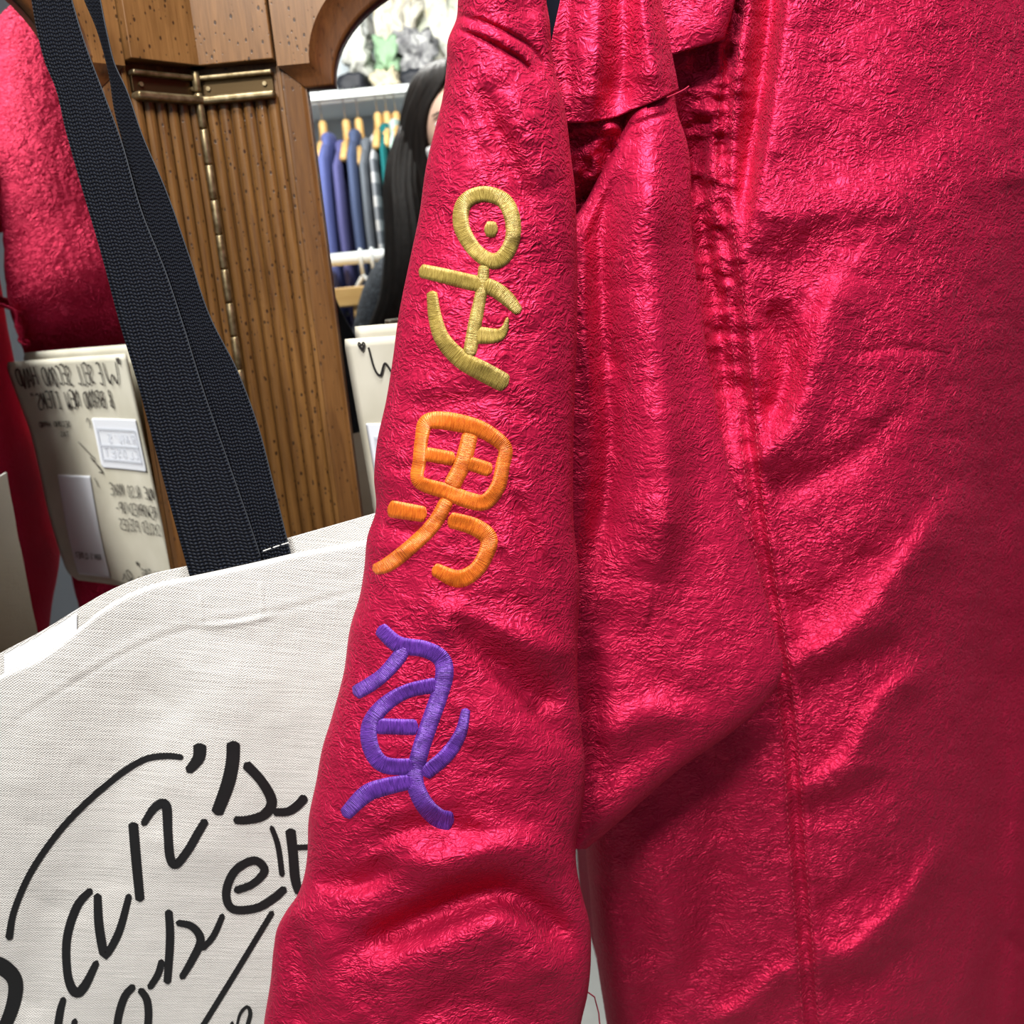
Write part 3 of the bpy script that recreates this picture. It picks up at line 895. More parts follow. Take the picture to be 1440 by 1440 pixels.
for st_, Rp_, Y0_, Y1_, h_ in ((s1, [(45,-250),(74,-120),(101,0),(121,66),(144,127),(168,191),(200,300),(233,383),(260,465),(283,540),(320,647),(350,733),(372,800)], .802, .7585, .0006),
                           (s2, [(100,-250),(120,-120),(141,0),(151,49),(162,92),(176,122),(200,190),(233,267),(267,363),(296,447),(333,520),(363,600),(384,680),(411,788)], .813, .765, .0006)):
    f_ = spl(Rp_); ys_ = np.linspace(-235, 785, 150)
    kk_ = np.clip(ys_/800.0, -.4, 1.1)
    MB().tube(onY(f_(ys_), ys_, Y0_+(Y1_-Y0_)*kk_ - h_ + .0006*vnoise(ys_/60, 0*ys_)), .00042, 6).build('selvedge', M['selvedge'], st_, smooth=True)
MB().tube([onY(370, 775, .7615), onY(381, 771, .7615)], .0004, 6).build('stitch', M['white_thread'], s2)
MB().tube([onY(384, 770, .7615), onY(393, 767, .7615)], .0004, 6).build('stitch', M['white_thread'], s2)
MB().tube([onY(396, 766, .7615), onY(406, 763, .7615)], .0004, 6).build('stitch', M['white_thread'], s2)

# peg on the mirror wing that carries the handles
pk = onY(60, -228, .845)
wn = np.array([math.sin(TH), -math.cos(TH), 0]); wd = float((pk - np.array([XH, YM, 0])) @ wn)
MB().tube([pk - wn*(wd-.015), pk - wn*.03, pk + wn*.03, pk + wn*.04 + np.array([0, 0, .012])], [.007, .006, .006, .009], 12).build('peg', M['brass'], mirror, smooth=True)

# ------------------------------------------------------------------ hand lettered sign
SGN = onY(483, 477, .973)
PHI = math.radians(-36)
sdir = np.array([math.cos(PHI), math.sin(PHI), 0]); snor = np.array([math.sin(PHI), -math.cos(PHI), 0])
def sg(a, h, o=0.0):
    a = np.asarray(a, float); h = np.asarray(h, float)
    a = a*1.03
    bend = -.050*np.clip(a/.30, 0, 1.1)**2 + .004*np.sin(h*18)*np.clip(a/.2, 0, 1)
    return SGN + a[..., None]*sdir + (h*-1.0)[..., None]*np.array([-.045, -.03, 1.0]) + (o - bend)[..., None]*snor
sign = empty('paper_sign', tuple(sg(.1, .31)), 'cream hand-lettered shop sign standing between the tote bag and the mirror', 'sign')
def sign_sheet(name, a0, a1, h0, h1, o, mat, parent, far=None, n=40, m=34, r=.018, th=.0012):
    tv = np.linspace(0, 1, n)[:, None]; tu = np.linspace(0, 1, m)[None, :]
    h = h0 + (h1-h0)*tv + 0*tu
    e = a1 if far is None else far(h)
    c = np.clip((h-(h1-r))/r, 0, 1); c0 = np.clip((h0+r*.3-h)/(r*.3), 0, 1)
    inset = r*(1-np.sqrt(np.clip(1-c*c, 0, 1))) + r*.3*(1-np.sqrt(np.clip(1-c0*c0, 0, 1)))
    a = (a0+inset*.3) + (e-inset-a0-inset*.3)*tu
    P = sg(a, h, o + 0*a)
    return grid(name, P, mat, parent, thick=-snor*th)
farf = lambda h: np.interp(h, [0, .03, .06, .1, .2, .31], [.284, .284, .280, .274, .268, .256])
front_s = sign_sheet('front_sheet', 0, None, 0, .312, 0, M['paper'], sign, farf)
sign_sheet('back_sheet', .004, None, -.0105, .300, -.012, M['paper'], sign, lambda h: farf(h)-.02)
lab1 = sign_sheet('label', .010, .128, .080, .146, .0012, M['label'], front_s, r=.006, th=.0006)
lab2 = sign_sheet('label', .160, .232, .158, .302, .0012, M['label'], front_s, r=.002, th=.0006)

GL = {  # strokes of hand capitals on a unit box, y down
 'A': [[(0,1),(.5,0),(1,1)],[(.2,.65),(.8,.62)]], 'B': [[(0,0),(0,1)],[(0,0),(.8,.15),(.75,.42),(0,.48),(.95,.65),(.8,.95),(0,1)]],
 'C': [[(.95,.08),(.3,.05),(0,.5),(.3,.98),(1,.9)]], 'D': [[(0,0),(.05,1)],[(0,0),(.8,.15),(1,.55),(.7,.92),(.05,1)]],
 'E': [[(.95,0),(0,.03),(0,1),(1,.97)],[(0,.5),(.75,.47)]], 'G': [[(.95,.1),(.3,.05),(0,.5),(.3,.98),(.95,.9),(.95,.55),(.55,.55)]],
 'H': [[(0,0),(0,1)],[(1,0),(1,1)],[(0,.5),(1,.48)]], 'I': [[(.1,0),(.9,0)],[(.5,0),(.5,1)],[(.1,1),(.9,1)]],
 'K': [[(0,0),(0,1)],[(1,0),(.05,.55)],[(.25,.45),(1,1)]], 'L': [[(0,0),(0,1),(.95,.98)]],
 'M': [[(0,1),(.12,0),(.5,.7),(.88,0),(1,1)]], 'N': [[(0,1),(0,0),(1,1),(1,0)]],
 'O': [[(.5,0),(.05,.4),(.3,.98),(.8,.9),(1,.4),(.5,0)]], 'P': [[(0,0),(.03,1)],[(0,.03),(.85,.1),(.8,.45),(0,.52)]],
 'R': [[(0,0),(.03,1)],[(0,.03),(.85,.1),(.8,.42),(.05,.5)],[(.3,.5),(1,1)]], 'S': [[(.95,.1),(.3,.02),(.05,.28),(.85,.65),(.7,.95),(0,.93)]],
 'T': [[(0,0),(1,0)],[(.5,0),(.5,1)]], 'U': [[(0,0),(.05,.8),(.5,1),(.95,.8),(1,0)]], 'W': [[(0,0),(.08,.75),(.25,1),(.5,.6),(.75,1),(.95,.7),(1,0)]],
 'Y': [[(0,0),(.5,.5)],[(1,0),(.3,1)]], '&': [[(.9,.95),(.2,.2),(.5,0),(.7,.2),(.1,.7),(.3,1),(.9,.6)]],
 '/': [[(.9,0),(.1,1)]], '-': [[(.1,.6),(.9,.6)]], "'": [[(.5,0),(.4,.25)]], '"': [[(.3,0),(.25,.2)],[(.7,0),(.65,.2)]], ':': [[(.5,.3),(.5,.38)],[(.5,.9),(.5,.98)]],
 '*': [[(.5,.98),(.05,.35),(.2,.02),(.5,.3),(.8,.02),(.95,.35),(.5,.98)],[(.5,.8),(.25,.35),(.75,.35),(.5,.8)]],
}
def ink(parent, jobs, mat, o=.0016, name='lettering'):
    V = []; F = []
    for (txt, a0, a1, h0, h1, w) in jobs:
        if isinstance(txt, str):
            cw = (a1-a0)/len(txt)
            strokes = [[(a0+(i+.1+.74*x)*cw, h0+(h1-h0)*(y*(1+.06*math.sin(i*2.1))+.05*math.sin(i*1.3))) for x, y in st] for i, ch in enumerate(txt) for st in GL.get(ch, [])]
        else:
            strokes = [txt]
        for st in strokes:
            P = catmull(np.array(st, float), .0012)
            T = np.gradient(P, axis=0); T /= np.maximum(np.linalg.norm(T, axis=1), 1e-9)[:, None]
            N = np.stack([-T[:, 1], T[:, 0]], 1)*w/2
            A = np.stack([P-N, P+N], 1)
            o_ = len(V)
            V.extend(sg(A[..., 0], A[..., 1], o+0*A[..., 0]).reshape(-1, 3).tolist())
            F.append(grid_faces(len(P), 2, off=o_))
    o_ = new_obj(name, mesh_from(name, V, np.vstack(F)), mat, parent)
    o_['kind'] = 'stuff'
    return o_
ink(front_s, [
    ('*', .017, .029, .004, .012, .0018),
    ('W', .026, .072, .009, .035, .0026), ('E SELL SECOND HAND', .075, .270, .010, .035, .0022),
    ('& BRAND NEW ITEMS"', .062, .254, .044, .066, .0021),
    ('SECOND HAND', .182, .250, .084, .091, .0013), ('TAG:', .190, .215, .098, .105, .0012),
    ([(.172,.112),(.150,.128),(.140,.134),(.144,.138),(.150,.132),(.134,.146),(.128,.151)], 0, 0, 0, 0, .0013),
    ([(.136,.142),(.127,.152),(.136,.152)], 0, 0, 0, 0, .0016),
    ([(.142,.085),(.138,.080),(.134,.086),(.137,.093)], 0, 0, 0, 0, .0014),
    ([(.150,.160),(.146,.166),(.144,.172)], 0, 0, 0, 0, .0014),
    ('*WE ALSO MAKE', .004, .118, .166, .181, .0014), ('REWORKED/UP-', .006, .112, .190, .205, .0014), ('CYCLED PIECES', .006, .110, .213, .228, .0014),
    ('NEW TAG', .022, .080, .279, .290, .0014), ('*', .082, .090, .271, .277, .0014),
    ([(.088,.292),(.100,.300),(.112,.297),(.118,.289),(.112,.286),(.106,.295),(.118,.301),(.124,.292),(.128,.298),(.132,.302)], 0, 0, 0, 0, .0016),
], M['marker'])
jobs = []
for rI, wd in enumerate(("RAN'S", 'CLOSET')):
    for i, ch in enumerate(wd.ljust(6)):
        jobs.append((ch, .024+i*.0155, .024+(i+.8)*.0155, .100+rI*.0185, .111+rI*.0185, .0012))
ink(lab1, jobs, M['label_grey'], .0024)
ink(lab1, [([(.018,.094),(.121,.094)], 0, 0, 0, 0, .0025), ([(.018,.1155),(.121,.1155)], 0, 0, 0, 0, .0022), ([(.018,.1345),(.121,.1345)], 0, 0, 0, 0, .0025),
           ([(.019,.094),(.019,.1345)], 0, 0, 0, 0, .002), ([(.120,.094),(.120,.1345)], 0, 0, 0, 0, .002)], M['label_grey'], .0023, 'printed_frame')
ink(lab2, [("RAN'S CLOSET", .168, .224, .268, .276, .0011)], M['marker'], .0024)

# ------------------------------------------------------------------ clothes rack and shelf behind the photographer (seen in the mirror)
def vr(px, py, d):
    return Vector(refl_center(at(np.array(float(px)), np.array(float(py)), d)))
M['white_pipe'] = plain('white_pipe', (.80, .84, .84), .35)
M['pine'] = m_wood('pine', (.70, .45, .17), (.52, .29, .09), 0.0, .5, 0)
M['hook'] = plain('steel_hook', (.6, .6, .6), .3, 1.0)
DR1, DR2 = 3.05, 2.85
def rail(name, px0, py0, px1, py1, d, r, ext):
    a, b = vr(px0, py0, d), vr(px1, py1, d)
    b.y = a.y; b.z = a.z
    a2 = a - (b-a).normalized()*ext; b2 = b + (b-a).normalized()*ext
    return a, a2, b2
rack = empty('clothes_rack', (-.45, -2.05, 0), 'white two-rail clothes rack reflected in the mirror behind the person', 'clothes rack')
a1, p, q = rail('rail', 440, 140, 580, 129, DR1, .018, .75)
MB().tube([p, q], .019, 16).build('rail', M['white_pipe'], rack, smooth=True)
a2, p2, q2 = rail('rail', 465, 366, 535, 360, DR2, .017, .75)
MB().tube([p2, q2], .0175, 16).build('rail', M['white_pipe'], rack, smooth=True)
for e, f in ((p, p2), (q, q2)):
    MB().tube([(e.x, e.y, 0), (e.x, e.y, e.z+.02)], .016, 12).build('post', M['white_pipe'], rack, smooth=True)
    MB().tube([(e.x, e.y, f.z), (e.x, f.y, f.z)], .014, 12).build('bracket', M['white_pipe'], rack, smooth=True)

def garment(kind_name, px, pyt, d, w, drop, mat, label, group, second=None, lean=.0):
    c = vr(px, pyt, d)
    zr = a1.z
    c.y = a1.y + .0
    t = empty(kind_name, (c.x, c.y, c.z-drop), label, 'garment', group)
    zt = c.z
    near = .16
    def loft(pts, nr=14):
        rings = []
        for (x, y, z, rx, ry) in pts:
            rings.append([(x + rx*math.cos(2*math.pi*k/nr)*(1+.12*math.sin(3*2*math.pi*k/nr+z*9)), y + ry*math.sin(2*math.pi*k/nr), z) for k in range(nr)])
        return rings
    x, y = c.x, c.y
    MB().loft(loft([(x, y, zt+.035, .016, .05), (x, y, zt+.02, .022, .10), (x, y, zt-.04, w*.42, near*.86), (x, y, zt-.15, w*.5, near*.95), (x, y, zt-.40, w*.52, near), (x, y, zt-drop, w*.55, near)])).build('bodice', mat, t, smooth=True)
    for sgn in (1, -1):
        yy = y + sgn*near
        MB().loft(loft([(x, yy-sgn*.05, zt-.01, w*.30, .03), (x+lean*.2, yy+sgn*.015, zt-.06, w*.46, .055), (x+lean*.6, yy+sgn*.045, zt-.22, w*.48, .055), (x+lean, yy+sgn*.05, zt-.42, w*.45, .05), (x+lean*1.1, yy+sgn*.05, zt-.60, w*.36, .042)])).build('sleeve', mat, t, smooth=True)
    return t, c
def hanger(px, py0, py1, d, label, mat='pine'):
    a, b = vr(px, py0, d), vr(px+3, py1, d)
    a.y = b.y = a1.y; b.x = a.x
    t = empty('coat_hanger', tuple(b), label, 'hanger', 'wooden coat hangers on the white rail')
    MB().loft([[(a.x+rx*math.cos(k*math.pi/5), a.y+rx*1.5*math.sin(k*math.pi/5), z) for k in range(10)] for z, rx in ((a.z, .010), (a.z-.01, .013), ((a.z+b.z)/2, .013), (b.z-.03, .018))]).build('neck', M[mat], t, smooth=True)
    MB().tube([(a.x, a.y-.17, b.z-.07), (a.x, a.y-.09, b.z-.02), (a.x, a.y, b.z), (a.x, a.y+.09, b.z-.02), (a.x, a.y+.17, b.z-.07)], .011, 8).build('arm', M[mat], t, smooth=True)
    zc = a1.z
    MB().tube([(a.x, a.y, a.z)] + [(a.x, a.y+.022*math.sin(u), zc+.002+.022*math.cos(u)) for u in (2.8, 2.2, 1.5, .8, 0, -.8, -1.6)], .0022, 6).build('hook', M['hook'], t, smooth=True)
def m_cloth(name, c, k=.75):
    n = NT(name); n.set(Base_Color=n.mix(n.noise(n.mapping(n.co.outputs['Object'], (14, 14, 3)), 3, 3), tuple(x*k for x in c), c), Roughness=.8, Specular_IOR_Level=.2); return n.m
G1 = m_cloth('blue_denim', (.125, .155, .40)); G2 = m_cloth('navy_cloth', (.085, .115, .22)); G3 = m_cloth('grey_cloth', (.16, .18, .21))
G5 = m_cloth('teal_cloth', (.01, .16, .17)); G6 = m_cloth('mint_cloth', (.50, .66, .60)); G7 = m_cloth('white_cloth', (.7, .72, .74))
n_ = NT('grey_plaid'); sx = n_.n('ShaderNodeSeparateXYZ'); n_.l(n_.co.outputs['Object'], sx.inputs[0])
pa = n_.math('GREATER_THAN', n_.math('SINE', n_.math('MULTIPLY', sx.outputs[2], 95.0)), .15)
pb = n_.math('GREATER_THAN', n_.math('SINE', n_.math('MULTIPLY', sx.outputs[0], 160.0)), .1)
n_.set(Base_Color=n_.ramp(n_.math('MULTIPLY_ADD', pa, .5, n_.math('MULTIPLY', pb, .35)), [(.0, (.10, .11, .13)), (.45, (.28, .30, .33)), (.95, (.62, .61, .60))]), Roughness=.85)
G4 = n_.m
GG = 'garments on the white rail seen in the mirror'
garment('shirt', 462, 205, 3.05, .032, .95, G1, 'slate blue shirt on the white rail nearest the mirror frame, seen in the mirror', GG)
garment('shirt', 481, 215, 3.05, .028, .95, m_cloth('violet_cloth', (.12, .12, .30)), 'narrow violet-blue shirt right of the slate blue one, seen in the mirror', GG)
garment('jacket', 500, 200, 3.05, .030, .98, G2, 'dark navy jacket hanging between blue shirt and grey top, seen in the mirror', GG)
garment('shirt', 516, 212, 3.05, .024, .90, G3, 'plain grey top left of the plaid shirt, seen in the mirror', GG)
garment('shirt', 530, 206, 3.05, .024, .85, G4, 'grey and white plaid shirt beside the dark hair, seen in the mirror', GG)
garment('shirt', 543, 192, 3.05, .021, .85, G5, 'teal shirt behind the plaid shirt, seen in the mirror', GG)
garment('shirt', 556, 186, 3.05, .021, .85, G6, 'pale mint shirt closest to the hair, seen in the mirror', GG)
for px, y0, y1, w in ((452,170,198,'first'), (485,168,198,'second'), (503,166,205,'third'), (530,158,182,'fourth'), (543,157,180,'fifth'), (556,157,176,'sixth')):
    hanger(px, y0, y1, 3.05, w + ' wooden coat hanger from the mirror frame on the white rail')
# white plastic hangers on the lower rail
for px, w in ((508, 'left'), (524, 'right')):
    c = vr(px, 364, DR2)
    t = empty('plastic_hanger', (c.x, a2.y, a2.z-.16), 'empty white plastic hanger on the lower rail, %s one of two' % w, 'hanger', 'white plastic hangers')
    MB().tube([(c.x, a2.y+.023*math.sin(u), a2.z+.0+.023*math.cos(u)) for u in (-2.4, -1.4, -.5, .5, 1.4, 2.4)] + [(c.x, a2.y, a2.z-.05)], .005, 8).build('hook', M['white_pipe'], t, smooth=True)
    MB().tube([(c.x+.0, a2.y, a2.z-.05), (c.x+.06, a2.y+.10, a2.z-.11), (c.x+.10, a2.y+.18, a2.z-.15), (c.x-.10, a2.y-.18, a2.z-.15), (c.x-.06, a2.y-.10, a2.z-.11), (c.x, a2.y, a2.z-.05)], .006, 8).build('arm', M['white_pipe'], t, smooth=True)
# pine bench board below
pa_, pb_ = vr(465, 407, 2.80), vr(535, 401, 2.80)
bench = empty('pine_bench', ((pa_.x+pb_.x)/2, pa_.y, 0), 'yellow pine bench board under the lower rail seen in the mirror', 'bench')
MB().box((pa_.x-.8, pa_.y-.09, pa_.z-.05), (pb_.x+.0, pa_.y+.09, pa_.z)).build('board', M['pine'], bench, bevel=.004)
for x in (pa_.x-.75, pb_.x-.05):
    MB().box((x-.02, pa_.y-.08, 0), (x+.02, pa_.y+.08, pa_.z-.05)).build('leg', M['pine'], bench)
# shelf over the upper rail with goods
sh_z = vr(515, 128, 3.06).z
shy = vr(515, 128, 3.06).y
MB().box((-1.6, -1.34, sh_z-.02), (1.4, shy+.04, sh_z)).build('wall_shelf', M['white_pipe'])
tag(bpy.data.objects['wall_shelf'], 'long white shelf above the clothes rail, seen in the mirror', 'shelf')
def bundle(name, x0, y0, x1, y1, d, mat, label, cat, seed, wob=.012, dz=.16):
    A, B_ = vr(x0, y0, d), vr(x1, y1, d)
    cx, cz, cy = (A.x+B_.x)/2, (A.z+B_.z)/2, A.y - dz/2
    hx, hz = abs(A.x-B_.x)/2, abs(A.z-B_.z)/2
    bm = bmesh.new(); bmesh.ops.create_cube(bm, size=2)
    bmesh.ops.subdivide_edges(bm, edges=bm.edges[:], cuts=9, use_grid_fill=True)
    for v in bm.verts:
        c = v.co; k = 1/ (abs(c.x)**5 + abs(c.y)**5 + abs(c.z)**5)**.2
        p = c*k
        w = wob*(vnoise(p.x*3+seed*7.3, p.z*3+p.y*2)*1.0 + .6*vnoise(p.x*6+seed, p.z*7-p.y*4))
        v.co = Vector((cx+p.x*(hx+w), cy+p.y*(dz/2+w), cz+p.z*(hz+w)))
    me = bpy.data.meshes.new(name); bm.to_mesh(me); bm.free()
    me.polygons.foreach_set('use_smooth', [True]*len(me.polygons))
    return tag(new_obj(name, me, mat), label, cat)
def m_pat(name, cols, scale):
    n = NT(name); k = len(cols)
    n.set(Base_Color=n.ramp(n.noise(n.co.outputs['Object'], scale, 4, .6, 1.5), [(.28+.44*i/(k-1), c) for i, c in enumerate(cols)]), Roughness=.8); return n.m
GR = m_pat('grey_white_print', [(.06, .06, .07), (.30, .30, .31), (.75, .76, .74)], 22)
LG = m_pat('pale_print', [(.35, .35, .32), (.62, .63, .58), (.78, .79, .76)], 9)
BE = m_pat('beige_print', [(.30, .27, .20), (.55, .52, .42), (.80, .78, .70), (.72, .55, .22)], 14)
GN = m_pat('green_cloth', [(.25, .42, .24), (.36, .55, .36)], 12)
CR = m_pat('cream_knit', [(.50, .43, .28), (.72, .65, .48)], 16)
BK = plain('black_box', (.012, .014, .022), .6)
bundle('storage_box', 470, 102, 516, 129, 3.06, BK, 'black storage box at the left end of the shelf, seen in the mirror', 'box', 1, .003)
bundle('storage_box', 559, 96, 606, 126, 3.06, BK, 'black storage box behind the top of the hair, seen in the mirror', 'box', 2, .003)
bundle('knit_roll', 519, 96, 558, 128, 3.05, CR, 'cream knit roll between the two black boxes, seen in the mirror', 'clothing', 3)
bundle('green_knit', 522, 50, 558, 96, 3.07, GN, 'pale green folded knit on the cream roll, seen in the mirror', 'clothing', 4)
bundle('folded_blanket', 474, 38, 519, 102, 3.10, LG, 'pale grey folded blanket on the left black box, seen in the mirror', 'blanket', 5, .02)
bundle('patterned_scarf', 556, 40, 612, 97, 3.08, GR, 'grey and white patterned scarf on the right black box, seen in the mirror', 'scarf', 6, .02)
bundle('folded_towel', 472, -30, 520, 38, 3.10, m_pat('white_towel', [(.68, .70, .70), (.84, .85, .84)], 5), 'white towel topmost at the left end of the shelf, seen in the mirror', 'towel', 7, .015)
bundle('print_cushion', 520, -50, 586, 48, 3.13, BE, 'beige printed cushion above the green knit, seen in the mirror', 'cushion', 8, .03)
bundle('leaf_print_bag', 584, -40, 660, 100, 3.16, m_pat('leaf_print', [(.28, .32, .24), (.60, .63, .52), (.80, .80, .74), (.76, .62, .25)], 12), 'leaf printed bag with yellow patches beside the sleeve edge, seen in the mirror', 'bag', 9, .03)

# ------------------------------------------------------------------ the person taking the picture (seen in the mirror)
hd = vr(640, 187, 2.45)
hx, hy, hz = hd
person = empty('person', (hx, hy-.05, 0), 'person with long dark hair in a dark tweed sweater, reflected beside the sleeve', 'person')
SKIN = plain('skin', (.62, .40, .30), .5)
n_ = NT('dark_hair'); st = n_.noise(n_.mapping(n_.co.outputs['Object'], (70, 70, 2.0)), 2.2, 4, .6)
n_.set(Base_Color=n_.ramp(st, [(.3, (.003, .0025, .0025)), (.75, (.013, .009, .007))]), Roughness=.5, Specular_IOR_Level=.12, Normal=n_.bump(st, .5, .003)); HAIR = n_.m
n_ = NT('dark_tweed'); tw = n_.noise(n_.co.outputs['Object'], 130, 3, .7)
n_.set(Base_Color=n_.ramp(tw, [(.40, (.012, .015, .020)), (.62, (.055, .065, .08)), (.78, (.30, .33, .36))]), Roughness=.9, Normal=n_.bump(tw, .7, .004)); TWEED = n_.m
TROUS = plain('black_trousers', (.010, .010, .012), .8)
SHOE = plain('white_shoe', (.7, .7, .7), .5)

def skin(name, verts, edges, radii, mat, parent, root=0, sub=2):
    me = bpy.data.meshes.new(name)
    me.from_pydata([tuple(v) for v in verts], edges, [])
    o = new_obj(name, me, mat, parent)
    s_ = o.modifiers.new('skin', 'SKIN'); s_.use_smooth_shade = True
    for i, r in enumerate(radii):
        me.skin_vertices[0].data[i].radius = (r, r) if not isinstance(r, tuple) else r
    me.skin_vertices[0].data[root].use_root = True
    d = o.modifiers.new('sub', 'SUBSURF'); d.levels = sub; d.render_levels = sub
    return o
bx, by = hx, hy - .05
H0 = hz + .125
def bz(k): return H0*k
# body: one skinned figure, arms raised to hold the phone at the camera
sh_w = .185
wrL = Vector((-.045, -.085, CAM_Z-.075)); wrR = Vector((.095, -.085, CAM_Z-.075))
Vb = [(bx, by-.01, bz(.53)), (bx, by-.01, bz(.60)), (bx, by-.01, bz(.68)), (bx, by-.005, bz(.76)), (bx, by, bz(.80)), (bx, by+.01, bz(.855)), (hx, hy, hz-.07),
      (bx-sh_w, by, bz(.738)), (bx-sh_w-.075, by+.03, bz(.635)), tuple(wrL + Vector((-.02, -.045, -.03))),
      (bx+sh_w, by, bz(.738)), (bx+sh_w+.075, by+.03, bz(.635)), tuple(wrR + Vector((.02, -.045, -.03))),
      (bx-.09, by, bz(.49)), (bx-.10, by+.02, bz(.285)), (bx-.10, by-.02, bz(.06)),
      (bx+.09, by, bz(.49)), (bx+.10, by+.02, bz(.285)), (bx+.10, by-.02, bz(.06))]
Eb = [(0,1),(1,2),(2,3),(3,4),(4,5),(5,6),(4,7),(7,8),(8,9),(4,10),(10,11),(11,12),(0,13),(13,14),(14,15),(0,16),(16,17),(17,18)]
Rb = [(.155,.11),(.135,.10),(.15,.11),(.155,.105),(.09,.07),(.055,.055),(.055,.055),.068,.052,.036,.068,.052,.036,.088,.062,.045,.088,.062,.045]
skin('figure', Vb, Eb, Rb, SKIN, person)
skin('sweater', [Vb[i] for i in (0,1,2,3,4,7,8,9,10,11,12)], [(0,1),(1,2),(2,3),(3,4),(4,5),(5,6),(6,7),(4,8),(8,9),(9,10)],
     [(.185,.135),(.165,.128),(.175,.135),(.185,.135),(.125,.10),.092,.078,.052,.092,.078,.052], TWEED, person)
skin('trousers', [Vb[i] for i in (0,13,14,15,16,17,18)], [(0,1),(1,2),(2,3),(0,4),(4,5),(5,6)], [(.165,.12),.105,.082,.075,.105,.082,.075], TROUS, person)
for sgn in (-1, 1):
    mb = MB(); x = bx+sgn*.10
    rings = []
    for yv, w, h in ((-.09,.025,.05),(-.06,.036,.085),(0,.04,.09),(.08,.045,.06),(.15,.04,.045),(.18,.02,.03)):
        rings.append([(x+w*math.cos(k*math.pi/6), by-.02+yv, .004+max(0, h*.5*(1+math.sin(k*math.pi/6)))) for k in range(12)])
    mb.loft(rings).build('shoe', SHOE, person, smooth=True)
# head
bm = bmesh.new(); bmesh.ops.create_uvsphere(bm, u_segments=48, v_segments=40, radius=1)
for v in bm.verts:
    x, y, z = v.co
    f = max(0, y)
    jaw = 1 - .30*max(0, -z)**1.6
    X, Y_, Z = x*.074*jaw, y*.094, z*.115
    if y > .3:
        Y_ += .020*math.exp(-((x/.14)**2 + ((z+.12)/.20)**2)) + .010*math.exp(-((x/.12)**2 + ((z-.12)/.2)**2))   # nose
        Y_ += .006*math.exp(-((x/.26)**2 + ((z+.47)/.06)**2)) + .006*math.exp(-((x/.24)**2 + ((z+.58)/.06)**2))  # lips
        for sx_ in (-.42, .42):
            Y_ -= .010*math.exp(-(((x-sx_)/.18)**2 + ((z-.08)/.13)**2))
        Y_ += .006*math.exp(-((x/.3)**2 + ((z+.85)/.15)**2))
    v.co = (hx+X, hy+Y_, hz+Z)
me = bpy.data.meshes.new('head'); bm.to_mesh(me); bm.free()
me.polygons.foreach_set('use_smooth', [True]*len(me.polygons))
head = new_obj('head', me, SKIN, person)
EYE = plain('eye_white', (.8, .8, .8), .3); PUP = plain('dark_iris', (.01, .008, .006), .2); LIP = plain('lips', (.45, .14, .13), .5)
for sgn in (-1, 1):
    bm = bmesh.new(); bmesh.ops.create_uvsphere(bm, u_segments=16, v_segments=12, radius=.012)
    for v in bm.verts: v.co = Vector((hx+sgn*.031+v.co.x, hy+.078+v.co.y*.6, hz+.010+v.co.z*.62))
    me = bpy.data.meshes.new('eye'); bm.to_mesh(me); bm.free(); new_obj('eye', me, EYE, head)
    MB().tube([(hx+sgn*.031, hy+.0850, hz+.010), (hx+sgn*.031, hy+.0862, hz+.010)], .0055, 14).build('iris', PUP, head)
    MB().tube([(hx+sgn*.015, hy+.086, hz+.030), (hx+sgn*.032, hy+.086, hz+.035), (hx+sgn*.048, hy+.074, hz+.030)], [.002, .003, .0015], 6).build('eyebrow', HAIR, head, smooth=True)
    rings = [[(hx+sgn*(.072+.008*math.sin(k*math.pi/5)+o), hy-.005+.013*math.cos(k*math.pi/5)*s_, hz+.03*math.sin(k*math.pi/5)*s_) for k in range(10)] for o, s_ in ((0, .6), (.006, 1), (.011, .9), (.009, .5))]
    MB().loft(rings).build('ear', SKIN, head, smooth=True)
MB().tube([(hx-.022, hy+.083, hz-.060), (hx-.008, hy+.0925, hz-.058), (hx, hy+.0925, hz-.060), (hx+.008, hy+.0925, hz-.058), (hx+.022, hy+.083, hz-.060)], [.001, .0045, .0045, .0045, .001], 8).build('mouth', LIP, head, smooth=True)
th_, zz_ = np.meshgrid(np.linspace(-1.35, 1.35, 21), np.linspace(-.035, -.128, 9))
kz = 1 - .28*np.clip((-zz_-.05)/.08, 0, 1)
MX = np.stack([hx + .080*np.sin(th_)*kz, hy + .003 + (.104+.012*np.exp(-(th_/.35)**2))*np.cos(th_)*kz, hz + zz_], -1)
grid('face_mask', MX, plain('white_mask', (.8, .8, .8), .7), head, thick=np.array([0, -.002, 0]))
# hair: curtain open at the front
def hair_rows():
    rows = []
    prof = [  # z offset from head centre, half width, back depth, front reach, opening half angle(deg)
        (.170, .010, .010, .010, 0), (.163, .048, .05, .045, 0), (.143, .082, .088, .070, 0), (.110, .106, .110, .082, 0), (.06, .125, .118, .084, 24), (.01, .137, .122, .082, 31),
        (-.05, .148, .124, .080, 30), (-.11, .158, .124, .086, 28), (-.18, .171, .122, .100, 28), (-.25, .180, .128, .118, 30), (-.31, .187, .135, .138, 34), (-.37, .203, .14, .155, 40), (-.43, .238, .145, .160, 46), (-.50, .262, .14, .150, 54), (-.56, .250, .12, .130, 62)]
    nk = 72
    for z, w, bk_, fr_, op in prof:
        row = []
        o = math.radians(max(op, 1))
        for k in range(nk):
            a = math.pi/2 + o + (2*math.pi-2*o)*k/(nk-1)
            wob = 1 + .020*math.sin(k*2.7) + .014*math.sin(k*1.1+z*7)
            yy = math.sin(a)
            row.append((hx + w*wob*math.cos(a), hy - .015 + (fr_ if yy > 0 else bk_)*wob*yy, hz+z))
        rows.append(row)
    return np.array(rows)
Hr = hair_rows()
